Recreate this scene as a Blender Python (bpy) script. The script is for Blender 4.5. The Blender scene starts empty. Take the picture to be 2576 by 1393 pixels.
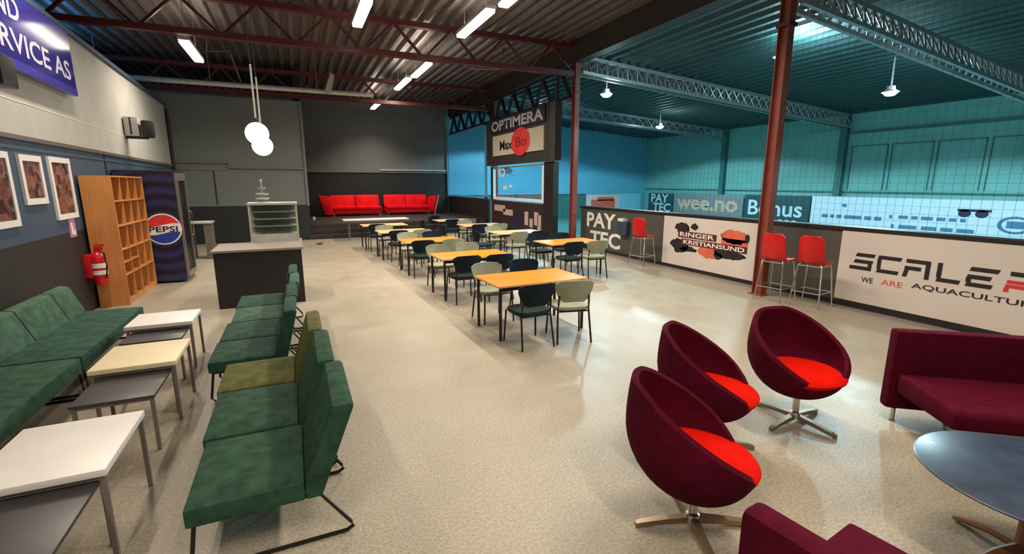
import bpy, bmesh, math, random
from mathutils import Vector, Matrix
random.seed(7)
PI = math.pi
S = bpy.context.scene
COL = S.collection

# ------------------------------------------------------------------ camera, world, exposure
cd = bpy.data.cameras.new('camera'); cam = bpy.data.objects.new('camera', cd); COL.objects.link(cam)
cam.location = (0, 0, 2.0)
cam.rotation_euler = (math.radians(90 - 11.26), 0, math.radians(-24.4))
cd.sensor_width = 36; cd.lens = 36 * 1185 / 2576; cd.clip_start = 0.05; cd.clip_end = 200
S.camera = cam
w = bpy.data.worlds.new('world'); S.world = w; w.use_nodes = True
w.node_tree.nodes['Background'].inputs[0].default_value = (0.5, 0.6, 0.7, 1)
w.node_tree.nodes['Background'].inputs[1].default_value = 0.02
S.view_settings.view_transform = 'Standard'
S.view_settings.look = 'None'
S.view_settings.gamma = 1.0
S.view_settings.use_curve_mapping = False
S.view_settings.exposure = 0.0
S.cycles.use_denoising = True
S.cycles.max_bounces = 6
S.cycles.sample_clamp_indirect = 4
WARM = (1.0, 0.86, 0.70)
COOL = (0.62, 0.92, 1.0)
P_LOUNGE = 130.0      # watts of one linear fitting
P_HALL = 780.0        # watts of one high-bay lamp
P_GLOBE = 14.0

# ------------------------------------------------------------------ materials
def srgb(r, g, b):
    f = lambda c: (c / 255 / 12.92) if c <= 10 else (((c / 255) + 0.055) / 1.055) ** 2.4
    return (f(r), f(g), f(b))

def mat(name, col, rough=0.6, metal=0.0, var=0.12, scale=6.0, bump=0.0, bscale=80.0, spec=0.5, stretch=None, emit=None, estr=0.0, coat=0.0):
    m = bpy.data.materials.new(name); m.use_nodes = True
    nt = m.node_tree; N = nt.nodes; L = nt.links
    b = N['Principled BSDF']
    b.inputs['Roughness'].default_value = rough
    b.inputs['Metallic'].default_value = metal
    b.inputs['Specular IOR Level'].default_value = spec
    b.inputs['Coat Weight'].default_value = coat
    tc = N.new('ShaderNodeTexCoord'); mp = N.new('ShaderNodeMapping')
    L.new(tc.outputs['Object'], mp.inputs['Vector'])
    if stretch: mp.inputs['Scale'].default_value = stretch
    no = N.new('ShaderNodeTexNoise'); no.inputs['Scale'].default_value = scale; no.inputs['Detail'].default_value = 5
    L.new(mp.outputs[0], no.inputs['Vector'])
    rp = N.new('ShaderNodeValToRGB')
    rp.color_ramp.elements[0].position = 0.3; rp.color_ramp.elements[1].position = 0.7
    rp.color_ramp.elements[0].color = (*[max(0, c * (1 - var)) for c in col], 1)
    rp.color_ramp.elements[1].color = (*[min(1, c * (1 + var)) for c in col], 1)
    L.new(no.outputs['Fac'], rp.inputs['Fac']); L.new(rp.outputs[0], b.inputs['Base Color'])
    if bump > 0:
        n2 = N.new('ShaderNodeTexNoise'); n2.inputs['Scale'].default_value = bscale; n2.inputs['Detail'].default_value = 3
        L.new(mp.outputs[0], n2.inputs['Vector'])
        bp = N.new('ShaderNodeBump'); bp.inputs['Strength'].default_value = bump; bp.inputs['Distance'].default_value = 0.01
        L.new(n2.outputs['Fac'], bp.inputs['Height']); L.new(bp.outputs[0], b.inputs['Normal'])
    if emit:
        b.inputs['Emission Color'].default_value = (*emit, 1); b.inputs['Emission Strength'].default_value = estr
    return m

def mat_floor():
    m = mat('polished_concrete', (0.338, 0.296, 0.228), rough=0.38, spec=0.30, var=0.06, scale=0.9)
    nt = m.node_tree; N = nt.nodes; L = nt.links; b = N['Principled BSDF']
    tc = N.new('ShaderNodeTexCoord')
    n1 = N.new('ShaderNodeTexNoise'); n1.inputs['Scale'].default_value = 55; n1.inputs['Detail'].default_value = 4
    n3 = N.new('ShaderNodeTexNoise'); n3.inputs['Scale'].default_value = 2.2; n3.inputs['Detail'].default_value = 6
    n3.inputs['Distortion'].default_value = 1.2
    for n in (n1, n3): L.new(tc.outputs['Object'], n.inputs['Vector'])
    src = b.inputs['Base Color'].links[0].from_socket
    mx = N.new('ShaderNodeMix'); mx.data_type = 'RGBA'; mx.blend_type = 'OVERLAY'; mx.inputs['Factor'].default_value = 0.6
    L.new(src, mx.inputs[6]); L.new(n1.outputs['Fac'], mx.inputs[7])
    m2 = N.new('ShaderNodeMix'); m2.data_type = 'RGBA'; m2.blend_type = 'OVERLAY'; m2.inputs['Factor'].default_value = 0.14
    L.new(mx.outputs[2], m2.inputs[6]); L.new(n3.outputs['Fac'], m2.inputs[7])
    L.new(m2.outputs[2], b.inputs['Base Color'])
    mr = N.new('ShaderNodeMapRange'); mr.inputs[3].default_value = 0.28; mr.inputs[4].default_value = 0.52
    L.new(n3.outputs['Fac'], mr.inputs[0]); L.new(mr.outputs[0], b.inputs['Roughness'])
    bp = N.new('ShaderNodeBump'); bp.inputs['Strength'].default_value = 0.22; bp.inputs['Distance'].default_value = 0.006
    L.new(n1.outputs['Fac'], bp.inputs['Height']); L.new(bp.outputs[0], b.inputs['Normal'])
    return m

def mat_siding(name, col, step):
    m = mat(name, col, rough=0.6, var=0.08, scale=1.5)
    nt = m.node_tree; N = nt.nodes; L = nt.links; b = N['Principled BSDF']
    tc = N.new('ShaderNodeTexCoord'); sx = N.new('ShaderNodeSeparateXYZ'); L.new(tc.outputs['Object'], sx.inputs[0])
    mu = N.new('ShaderNodeMath'); mu.operation = 'MULTIPLY'; mu.inputs[1].default_value = 1 / step; L.new(sx.outputs['Z'], mu.inputs[0])
    fr = N.new('ShaderNodeMath'); fr.operation = 'FRACT'; L.new(mu.outputs[0], fr.inputs[0])
    gt = N.new('ShaderNodeMath'); gt.operation = 'GREATER_THAN'; gt.inputs[1].default_value = 0.12; L.new(fr.outputs[0], gt.inputs[0])
    bp = N.new('ShaderNodeBump'); bp.inputs['Strength'].default_value = 0.8; bp.inputs['Distance'].default_value = 0.02
    L.new(gt.outputs[0], bp.inputs['Height']); L.new(bp.outputs[0], b.inputs['Normal'])
    return m

def mat_rings(name, cx, cz):
    """printed rings round a point of the panel (object x, z)"""
    m = mat(name, (0.02, 0.02, 0.07), rough=0.35, var=0.1)
    nt = m.node_tree; N = nt.nodes; L = nt.links; b = N['Principled BSDF']
    tc = N.new('ShaderNodeTexCoord'); mp = N.new('ShaderNodeMapping'); L.new(tc.outputs['Object'], mp.inputs[0])
    mp.inputs['Location'].default_value = (-cx, 0, -cz); mp.inputs['Scale'].default_value = (1, 0, 1)
    ln = N.new('ShaderNodeVectorMath'); ln.operation = 'LENGTH'; L.new(mp.outputs[0], ln.inputs[0])
    mu = N.new('ShaderNodeMath'); mu.operation = 'MULTIPLY'; mu.inputs[1].default_value = 2 * PI / 0.235; L.new(ln.outputs['Value'], mu.inputs[0])
    si = N.new('ShaderNodeMath'); si.operation = 'SINE'; L.new(mu.outputs[0], si.inputs[0])
    r = N.new('ShaderNodeValToRGB'); e = r.color_ramp.elements
    e[0].position = 0.1; e[0].color = (0.010, 0.009, 0.022, 1); e[1].position = 0.95; e[1].color = (0.024, 0.027, 0.105, 1)
    mr = N.new('ShaderNodeMapRange'); mr.inputs[1].default_value = -1; L.new(si.outputs[0], mr.inputs[0])
    L.new(mr.outputs[0], r.inputs[0]); L.new(r.outputs[0], b.inputs['Base Color'])
    return m

def mat_photo(name, seed):
    m = mat(name, (0.1, 0.05, 0.05), rough=0.3)
    nt = m.node_tree; N = nt.nodes; L = nt.links; b = N['Principled BSDF']
    tc = N.new('ShaderNodeTexCoord'); mp = N.new('ShaderNodeMapping'); mp.inputs['Location'].default_value = (seed * 3.1, seed, seed * 1.7)
    L.new(tc.outputs['Object'], mp.inputs[0])
    v = N.new('ShaderNodeTexVoronoi'); v.inputs['Scale'].default_value = 9; v.distance = 'CHEBYCHEV'; L.new(mp.outputs[0], v.inputs['Vector'])
    sp = N.new('ShaderNodeSeparateColor'); L.new(v.outputs['Color'], sp.inputs[0])
    n = N.new('ShaderNodeTexNoise'); n.inputs['Scale'].default_value = 14; n.inputs['Detail'].default_value = 6; L.new(mp.outputs[0], n.inputs['Vector'])
    mx = N.new('ShaderNodeMix'); mx.inputs['Factor'].default_value = 0.55; L.new(sp.outputs[0], mx.inputs[2]); L.new(n.outputs['Fac'], mx.inputs[3])
    r = N.new('ShaderNodeValToRGB'); e = r.color_ramp.elements
    e[0].position = 0.3; e[0].color = (0.02, 0.01, 0.012, 1); e[1].position = 0.75; e[1].color = (0.28, 0.13, 0.11, 1)
    k = e.new(0.46); k.color = (0.11, 0.04, 0.035, 1)
    L.new(mx.outputs[0], r.inputs[0]); L.new(r.outputs[0], b.inputs['Base Color'])
    return m

def mat_glass(name, tint=(0.9, 0.97, 1.0), gl=0.08):
    m = bpy.data.materials.new(name); m.use_nodes = True
    nt = m.node_tree; N = nt.nodes; L = nt.links
    N.remove(N['Principled BSDF'])
    t = N.new('ShaderNodeBsdfTransparent'); t.inputs[0].default_value = (*tint, 1)
    g = N.new('ShaderNodeBsdfGlossy'); g.inputs['Roughness'].default_value = 0.03
    mx = N.new('ShaderNodeMixShader'); mx.inputs[0].default_value = gl
    L.new(t.outputs[0], mx.inputs[1]); L.new(g.outputs[0], mx.inputs[2]); L.new(mx.outputs[0], N['Material Output'].inputs[0])
    return m

def mat_emit(name, col, s):
    m = bpy.data.materials.new(name); m.use_nodes = True
    N = m.node_tree.nodes; L = m.node_tree.links
    N.remove(N['Principled BSDF'])
    e = N.new('ShaderNodeEmission'); e.inputs[0].default_value = (*col, 1); e.inputs[1].default_value = s
    L.new(e.outputs[0], N['Material Output'].inputs[0])
    return m

M = dict(
    floor=mat_floor(),
    hallfloor=mat('teal_sports_floor', (0.06, 0.22, 0.22), 0.4, var=0.1),
    wall_light=mat('light_grey_painted_block', (0.40, 0.40, 0.37), 0.85, var=0.06, scale=2.5, bump=0.25, bscale=40),
    wall_grey=mat('grey_green_paint', (0.148, 0.170, 0.166), 0.7, var=0.05, scale=2, bump=0.1, bscale=30),
    wall_blue=mat('slate_blue_paint', (0.036, 0.068, 0.115), 0.6, var=0.1, scale=2),
    wall_dark=mat('near_black_dado', (0.0135, 0.0105, 0.0105), 0.6, var=0.15, scale=3),
    wall_black=mat('black_green_paint', (0.010, 0.013, 0.013), 0.6),
    endblue=mat('blue_end_wall', (0.10, 0.42, 0.62), 0.6, var=0.06, scale=0.8),
    teal=mat_siding('teal_siding', (0.17, 0.47, 0.45), 0.3),
    tealdark=mat('dark_teal_trim', (0.03, 0.16, 0.16), 0.5),
    outer=mat('dark_outer_wall', (0.02, 0.03, 0.05), 0.8),
    deck=mat('dark_steel_deck', (0.125, 0.108, 0.102), 0.42, metal=0.25, var=0.15, scale=3),
    halldeck=mat('teal_steel_deck', (0.020, 0.062, 0.066), 0.6, metal=0.0, var=0.12, scale=3),
    truss=mat('dark_red_steel', (0.085, 0.012, 0.014), 0.45, var=0.15, scale=5),
    column=mat('red_brown_steel', (0.235, 0.05, 0.035), 0.45, var=0.15, scale=4),
    girder=mat('black_steel', (0.012, 0.010, 0.010), 0.5),
    silver=mat('galvanised_steel', (0.42, 0.43, 0.44), 0.4, metal=0.5, var=0.1, scale=8),
    galv=mat('galvanised_duct', (0.50, 0.48, 0.46), 0.4, metal=0.3, var=0.08, scale=4),
    barrier=mat('charcoal_barrier_board', (0.070, 0.068, 0.060), 0.6, var=0.1, scale=2),
    black=mat('black_plastic', (0.010, 0.010, 0.011), 0.45),
    blackmetal=mat('black_metal_tube', (0.018, 0.015, 0.014), 0.35, metal=0.3),
    white=mat('white_laminate', (0.78, 0.74, 0.70), 0.4, var=0.03),
    cream=mat('cream_laminate', (0.80, 0.68, 0.44), 0.4, var=0.04),
    banner=mat('white_banner_vinyl', (0.66, 0.60, 0.56), 0.45, var=0.03, scale=1.5),
    signwhite=mat('pale_blue_sign_vinyl', (0.62, 0.80, 0.92), 0.5, var=0.03),
    darkgrey=mat('dark_grey_laminate', (0.052, 0.047, 0.050), 0.38, var=0.06),
    chrome=mat('chrome_tube', (0.62, 0.60, 0.58), 0.22, metal=0.9, var=0.05),
    greylegs=mat('grey_steel_leg', (0.23, 0.20, 0.19), 0.35, metal=0.5, var=0.06),
    orange=mat('orange_beech_tabletop', (0.88, 0.205, 0.008), 0.45, spec=0.12, var=0.12, scale=5, stretch=(0.5, 6, 1)),
    glaretop=mat('orange_tabletop_pale_glare', (0.72, 0.47, 0.22), 0.4, spec=0.4, var=0.1, scale=5, stretch=(0.5, 6, 1)),  # glare on the farther orange tops, put into a paler wood colour
    edgeband=mat('pale_edge_band', (0.62, 0.42, 0.26), 0.4),
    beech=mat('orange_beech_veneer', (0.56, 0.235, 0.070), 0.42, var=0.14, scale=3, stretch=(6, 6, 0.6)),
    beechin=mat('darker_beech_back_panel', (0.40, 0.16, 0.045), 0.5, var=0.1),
    navy=mat('navy_upholstery', (0.004, 0.011, 0.019), 0.7, var=0.2, scale=9, bump=0.1, bscale=200, spec=0.2),
    greenpad=mat('dark_green_upholstery', (0.011, 0.028, 0.026), 0.8, var=0.2, scale=9, bump=0.1, bscale=200, spec=0.2),
    sage=mat('pale_sage_upholstery', (0.27, 0.28, 0.195), 0.7, var=0.1, scale=9, bump=0.1, bscale=200),
    green1=mat('bottle_green_velvet', (0.023, 0.068, 0.040), 0.8, var=0.38, scale=11, bump=0.5, bscale=16, spec=0.2),
    green2=mat('teal_green_velvet', (0.020, 0.062, 0.045), 0.8, var=0.38, scale=11, bump=0.5, bscale=16, spec=0.2),
    green3=mat('sage_green_velvet', (0.048, 0.100, 0.065), 0.8, var=0.3, scale=11, bump=0.5, bscale=16, spec=0.2),
    olive=mat('olive_velvet', (0.095, 0.100, 0.028), 0.8, var=0.3, scale=11, bump=0.5, bscale=16, spec=0.2),
    maroon=mat('maroon_wool', (0.074, 0.0035, 0.0145), 0.9, var=0.18, scale=14, bump=0.15, bscale=160, spec=0.06),
    redseat=mat('scarlet_cushion', (0.60, 0.007, 0.002), 0.9, var=0.12, scale=6, bump=0.1, bscale=160, spec=0.05),
    red=mat('glossy_red_shell', (0.55, 0.004, 0.006), 0.4, var=0.12),
    sofared=mat('red_leatherette', (0.68, 0.003, 0.008), 0.6, spec=0.15, var=0.2, scale=3),
    extred=mat('fire_red_enamel', (0.55, 0.010, 0.018), 0.25, var=0.05),
    fridge=mat('black_fridge_body', (0.012, 0.012, 0.016), 0.35),
    blacktop=mat('black_glossy_tabletop', (0.036, 0.050, 0.085), 0.32, var=0.3, scale=6, bump=0.04, bscale=12, coat=0.3),  # blue of the reflected hall is put into the base colour
    walnut=mat('brown_wood_leg', (0.20, 0.085, 0.035), 0.45, var=0.2, scale=4),
    bronze=mat('brushed_bronze_arm', (0.30, 0.21, 0.13), 0.4, metal=0.7),
    blueink=mat('royal_blue_sign', (0.032, 0.030, 0.20), 0.12, var=0.06),
    violet=mat('violet_blue_sign_edge', (0.05, 0.05, 0.34), 0.2),
    navyink=mat('navy_ink', (0.010, 0.016, 0.06), 0.5),
    ink=mat('black_ink', (0.014, 0.012, 0.014), 0.5),
    redink=mat('red_ink', (0.65, 0.035, 0.030), 0.5),
    coral=mat('coral_ink', (0.68, 0.13, 0.075), 0.5),
    whiteink=mat('white_ink', (0.80, 0.78, 0.74), 0.5),
    lilac=mat('lilac_white_ink', (0.50, 0.48, 0.60), 0.5),
    cyanink=mat('blue_print', (0.06, 0.22, 0.38), 0.5),
    tealsign=mat('dark_teal_sign', (0.012, 0.075, 0.09), 0.5),
    greysign=mat('grey_sign', (0.20, 0.26, 0.27), 0.5),
    tan=mat('tan_ink', (0.62, 0.48, 0.34), 0.5),
    creamsign=mat('cream_sign_face', (0.50, 0.47, 0.38), 0.5),
    booth=mat('dark_booth_board', (0.024, 0.022, 0.020), 0.6, var=0.15),
    brownboard=mat('brown_black_stage_board', (0.026, 0.017, 0.015), 0.55, var=0.2, scale=3),
    greytop=mat('grey_stone_counter_top', (0.26, 0.225, 0.20), 0.4, var=0.08),
    casegrey=mat('pale_grey_steel', (0.46, 0.46, 0.42), 0.4, metal=0.2),
    olivegrey=mat('olive_grey_shelf', (0.20, 0.20, 0.155), 0.5),
    frame=mat('white_picture_frame', (0.80, 0.76, 0.74), 0.4, var=0.03),
    glass=mat_glass('window_glass'),
    caseglass=mat_glass('case_glass', (0.85, 0.88, 0.86), 0.06),
    tube=mat_emit('warm_tube', (1.0, 0.86, 0.68), 9.0),
    globe=mat_emit('opal_globe', (1.0, 0.92, 0.84), 4.0),
    bay=mat_emit('cool_bay', (0.80, 0.97, 1.0), 30.0),
    net=mat('dark_net_cord', (0.02, 0.06, 0.065), 0.8),
    photo1=mat_photo('photo_print_one', 1.3), photo2=mat_photo('photo_print_two', 2.9), photo3=mat_photo('photo_print_three', 5.2),
)

# ------------------------------------------------------------------ mesh helpers
class B:
    def __init__(s): s.bm = bmesh.new()
    def box(s, x0, x1, y0, y1, z0, z1):
        v = [s.bm.verts.new(p) for p in ((x0, y0, z0), (x1, y0, z0), (x1, y1, z0), (x0, y1, z0), (x0, y0, z1), (x1, y0, z1), (x1, y1, z1), (x0, y1, z1))]
        for f in ((3, 2, 1, 0), (4, 5, 6, 7), (0, 1, 5, 4), (1, 2, 6, 5), (2, 3, 7, 6), (3, 0, 4, 7)): s.bm.faces.new([v[i] for i in f])
        return s
    def prism(s, poly, axis, a, b):
        """poly: 2-D points in the plane of the other two axes (in x,y,z order); extruded along axis from a to b"""
        def P(p, t):
            q = list(p); q.insert(axis, t); return q
        A = [s.bm.verts.new(P(p, a)) for p in poly]; Bv = [s.bm.verts.new(P(p, b)) for p in poly]
        n = len(poly)
        s.bm.faces.new(A); s.bm.faces.new(list(reversed(Bv)))
        for i in range(n): s.bm.faces.new((A[i], Bv[i], Bv[(i + 1) % n], A[(i + 1) % n]))
        return s
    def tube(s, pts, r, n=8, closed=False):
        pts = [Vector(p) for p in pts]; rings = []
        m = len(pts)
        for i, p in enumerate(pts):
            if closed: d = (pts[(i + 1) % m] - pts[i - 1])
            else: d = pts[min(i + 1, m - 1)] - pts[max(i - 1, 0)]
            d.normalize()
            u = d.cross(Vector((0, 0, 1)));
            if u.length < 1e-3: u = d.cross(Vector((1, 0, 0)))
            u.normalize(); v = d.cross(u)
            rr = r[i] if isinstance(r, (list, tuple)) else r
            rings.append([s.bm.verts.new(p + (u * math.cos(2 * PI * k / n) + v * math.sin(2 * PI * k / n)) * rr) for k in range(n)])
        rng = range(m) if closed else range(m - 1)
        for i in rng:
            a, b = rings[i], rings[(i + 1) % m]
            for k in range(n): s.bm.faces.new((a[k], a[(k + 1) % n], b[(k + 1) % n], b[k]))
        if not closed:
            s.bm.faces.new(list(reversed(rings[0]))); s.bm.faces.new(rings[-1])
        return s
    def lathe(s, prof, n=24, c=(0, 0, 0)):
        rings = []
        for r, z in prof:
            if r < 1e-5: rings.append([s.bm.verts.new((c[0], c[1], c[2] + z))])
            else: rings.append([s.bm.verts.new((c[0] + r * math.cos(2 * PI * k / n), c[1] + r * math.sin(2 * PI * k / n), c[2] + z)) for k in range(n)])
        for a, b in zip(rings, rings[1:]):
            if len(a) == 1 and len(b) == 1: continue
            for k in range(n):
                j = (k + 1) % n
                if len(a) == 1: s.bm.faces.new((a[0], b[j], b[k]))
                elif len(b) == 1: s.bm.faces.new((a[k], a[j], b[0]))
                else: s.bm.faces.new((a[k], a[j], b[j], b[k]))
        return s
    def grid(s, fn, nu, nv, closed_u=False):
        V = [[s.bm.verts.new(fn(i / (nu if closed_u else nu - 1), j / (nv - 1))) for j in range(nv)] for i in range(nu)]
        for i in range(nu if closed_u else nu - 1):
            for j in range(nv - 1):
                a = (i + 1) % nu
                s.bm.faces.new((V[i][j], V[a][j], V[a][j + 1], V[i][j + 1]))
        return V
    def done(s, name, m, parent=None, smooth=False, bevel=0.0, seg=2, loc=None, kind=None):
        bm = s.bm
        bmesh.ops.remove_doubles(bm, verts=bm.verts, dist=1e-6)
        bmesh.ops.recalc_face_normals(bm, faces=bm.faces)
        if bevel > 0:
            bmesh.ops.bevel(bm, geom=[e for e in bm.edges if e.is_manifold and e.calc_face_angle(0) > 0.6], offset=bevel, segments=seg, profile=0.6, affect='EDGES', clamp_overlap=True)
        me = bpy.data.meshes.new(name); bm.to_mesh(me); bm.free()
        me.materials.append(m)
        if smooth:
            for p in me.polygons: p.use_smooth = True
            try: me.set_sharp_from_angle(angle=math.radians(40))
            except Exception: pass
        o = bpy.data.objects.new(name, me); COL.objects.link(o)
        if parent: o.parent = parent
        if loc: o.location = loc
        if kind: o['kind'] = kind
        return o

def box(name, m, b, parent=None, bevel=0.0, smooth=False, kind=None):
    return B().box(*b).done(name, m, parent, smooth or bevel > 0, bevel, 2, None, kind)

def thing(name, label, cat, loc=(0, 0, 0), rz=0.0, group=None):
    o = bpy.data.objects.new(name, None); COL.objects.link(o)
    o.empty_display_size = 0.1
    o.location = loc; o.rotation_euler = (0, 0, rz)
    o['label'] = label; o['category'] = cat
    if group: o['group'] = group
    return o
def tag(o, label, cat, group=None):
    o['label'] = label; o['category'] = cat
    if group: o['group'] = group
    return o
def struct(o): o['kind'] = 'structure'; return o
def dup(root, loc, rz, label, group=None):
    r = root.copy(); COL.objects.link(r); r.location = loc; r.rotation_euler = (0, 0, rz); r['label'] = label
    if group: r['group'] = group
    for ch in list(root.children):
        c = ch.copy(); COL.objects.link(c); c.parent = r
        for g in list(ch.children):
            d = g.copy(); COL.objects.link(d); d.parent = c
    return r
_unit = {}
def bar(name, m, p0, p1, wd, parent, ht=None):
    """square bar between two points, sharing one unit mesh per material"""
    if m.name not in _unit:
        bm = bmesh.new(); bmesh.ops.create_cube(bm, size=1.0); me = bpy.data.meshes.new('bar_' + m.name); bm.to_mesh(me); bm.free(); me.materials.append(m); _unit[m.name] = me
    p0 = Vector(p0); p1 = Vector(p1); d = p1 - p0
    o = bpy.data.objects.new(name, _unit[m.name]); COL.objects.link(o)
    q = d.to_track_quat('Z', 'X' if abs(d.normalized().z) > 0.95 else 'Y')
    o.matrix_local = Matrix.Translation((p0 + p1) / 2) @ q.to_matrix().to_4x4() @ Matrix.Diagonal((wd, ht or wd, d.length, 1))
    if parent: o.parent = parent
    return o

def fit(name, V, F, m, parent, O, U, Vv, w, h, thick=0.003):
    pass
def text(name, s, m, parent, O, U, V, w, h, bold=0.0, thick=0.004):
    """flat lettering fitted in the box O + [0,w]U + [0,h]V; stands proud along U x V"""
    cu = bpy.data.curves.new('t', 'FONT'); cu.body = s; cu.size = 1.0; cu.offset = bold; cu.resolution_u = 3; cu.extrude = 0.0
    t = bpy.data.objects.new('t', cu); COL.objects.link(t)
    dg = bpy.context.evaluated_depsgraph_get()
    me = bpy.data.meshes.new_from_object(t.evaluated_get(dg))
    bpy.data.objects.remove(t); bpy.data.curves.remove(cu)
    xs = [v.co.x for v in me.vertices]; ys = [v.co.y for v in me.vertices]
    x0, x1, y0, y1 = min(xs), max(xs), min(ys), max(ys)
    O = Vector(O); U = Vector(U); V = Vector(V); Nn = U.cross(V)
    for v in me.vertices:
        v.co = O + U * ((v.co.x - x0) / (x1 - x0) * w) + V * ((v.co.y - y0) / (y1 - y0) * h) + Nn * thick
    me.name = name; me.materials.clear(); me.materials.append(m)
    o = bpy.data.objects.new(name, me); COL.objects.link(o); o.parent = parent
    return o
def flat(name, polys, m, parent, O, U, V, thick=0.004):
    """flat printed shapes (lists of (u,v)); loose marks become parts of their own"""
    if name in ('pale_marks', 'sticker', 'pictogram') and len(polys) < 12:
        for p in polys: flat('printed_mark', [p], m, parent, O, U, V, thick)
        return
    O = Vector(O); U = Vector(U); V = Vector(V); Nn = U.cross(V)
    bm = bmesh.new()
    for p in polys:
        vs = [bm.verts.new(O + U * a + V * b + Nn * thick) for a, b in p]
        f = bm.faces.new(vs)
    bmesh.ops.triangulate(bm, faces=bm.faces)
    me = bpy.data.meshes.new(name); bm.to_mesh(me); bm.free(); me.materials.append(m)
    o = bpy.data.objects.new(name, me); COL.objects.link(o); o.parent = parent
    return o
def rect(u0, u1, v0, v1, sh=0.0): return [(u0, v0), (u1, v0), (u1 + sh, v1), (u0 + sh, v1)]
def blob(cx, cy, rx, ry, n=22, jag=0.12, seed=0):
    rd = random.Random(seed)
    return [(cx + rx * (1 + rd.uniform(-jag, jag)) * math.cos(2 * PI * k / n), cy + ry * (1 + rd.uniform(-jag, jag)) * math.sin(2 * PI * k / n)) for k in range(n)]

# ================================================================== STRUCTURE
HX = 20.5; EY = 24.4; Y0 = -4.0
struct(box('floor', M['floor'], (-7, 8.25, Y0, EY, -0.1, 0)))
struct(box('floor_hall', M['hallfloor'], (8.25, HX, Y0, EY, -0.1, -0.004)))
WA = math.atan(0.043)
WL = dict(loc=(-2.68, 0, 0), rz=WA)           # frame of the left wall: local +x into the room, +y along the wall
wl = struct(B().box(-0.2, 0, -4.3, 18.42, 2.56, 4.33).done('wall_left', M['wall_light']))
wl.location = WL['loc']; wl.rotation_euler.z = WA
def onwall(o):
    o.location = WL['loc']; o.rotation_euler.z = WA; return o
o = B().box(-0.2, 0.0, -4.3, 18.42, 1.29, 2.56).done('blue_band', M['wall_blue'], wl)
o = B().box(-0.2, 0.0, -4.3, 18.42, 0, 1.29).done('dark_dado', M['wall_dark'], wl)
B().box(0, 0.035, -4.3, 18.40, 2.515, 2.575).done('ledge', M['greylegs'], wl, bevel=0.008)
B().box(0, 0.012, -4.3, 18.40, 2.40, 2.44).done('conduit', M['wall_blue'], wl, bevel=0.004)
B().box(0, 0.004, -4.3, 18.40, 2.985, 2.995).done('joint', M['frame'], wl)
B().box(0, 0.010, 11.27, 11.33, 1.29, 2.515).done('joint', M['black'], wl)
B().tube([(0.05, 18.34, 0.02), (0.05, 18.34, 4.25)], 0.045, 10).done('corner_pipe', M['black'], wl, smooth=True)
B().box(-0.2, 0.06, 8.0, 18.4, 4.33, 4.40).done('cable_tray', M['wall_blue'], wl)

# back wall in front of the stage (left part) and stage walls
wb = struct(B().box(-7, 0.42, 18.5, 18.7, 1.245, 4.75).done('wall_back', M['wall_grey']))
B().box(-7, 0.42, 18.5, 18.7, 0, 1.245).done('dark_dado', M['wall_black'], wb)
B().tube([(-3.45, 18.46, 2.66), (-1.95, 18.46, 2.66), (-1.95, 18.46, 2.50), (0.36, 18.46, 2.50)], 0.035, 8).done('wall_pipe', M['wall_grey'], wb, smooth=True)
B().box(-3.4, -0.35 - 1.6, 18.47, 18.5, 2.42, 2.48).done('rail', M['greylegs'], wb)
B().box(0.36, 0.44, 18.46, 18.5, 1.20, 4.75).done('corner_post', M['wall_grey'], wb, bevel=0.01)
B().box(-2.4, -2.36, 18.485, 18.5, 1.3, 2.4).done('joint', M['wall_dark'], wb)
ws = struct(B().box(0.42, 7.35, EY, EY + 0.2, 2.53, 6.0).done('wall_stage', M['wall_grey']))
B().box(0.42, 7.35, EY, EY + 0.2, 0, 2.53).done('dark_dado', M['wall_black'], ws)
B().box(0.42, 7.35, EY - 0.05, EY, 2.50, 2.56).done('rail', M['greylegs'], ws)
B().box(3.9, 7.3, EY - 0.08, EY - 0.04, 2.60, 2.68).done('conduit', M['casegrey'], ws)
struct(B().box(0.22, 0.42, 18.7, EY, 0, 6.0).done('wall_stage_side', M['wall_dark']))
struct(B().box(7.35, HX, EY, EY + 0.2, -0.1, 6.0).done('wall_end_blue', M['endblue']))
wr = struct(B().box(HX, HX + 0.2, Y0, EY, -0.1, 5.2).done('wall_hall', M['teal']))
for yy in (6.3, 12.45, 18.35):
    B().box(HX - 0.22, HX, yy - 0.13, yy + 0.13, 0, 4.75).done('pilaster', M['tealdark'], wr)
B().box(HX - 0.10, HX, Y0, 12.3, 3.92, 4.02).done('rail', M['tealdark'], wr)
B().box(HX - 0.06, HX, Y0, EY, 1.62, 1.68).done('rail', M['tealdark'], wr)
for i in range(8):
    y1 = 12.15 - i * 1.42
    for (a, b, c, d) in ((y1 - 1.30, y1 - 1.27, 1.75, 3.45), (y1 - 0.03, y1, 1.75, 3.45), (y1 - 1.30, y1, 3.42, 3.45)):
        B().box(HX - 0.03, HX, a, b, c, d).done('panel_batten', M['tealdark'], wr)
struct(box('wall_near', M['wall_grey'], (-7, HX, Y0 - 0.2, Y0, -0.1, 6.0)))
struct(box('wall_outer', M['outer'], (-7.2, -7, Y0, EY, -0.1, 6.0)))

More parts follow.
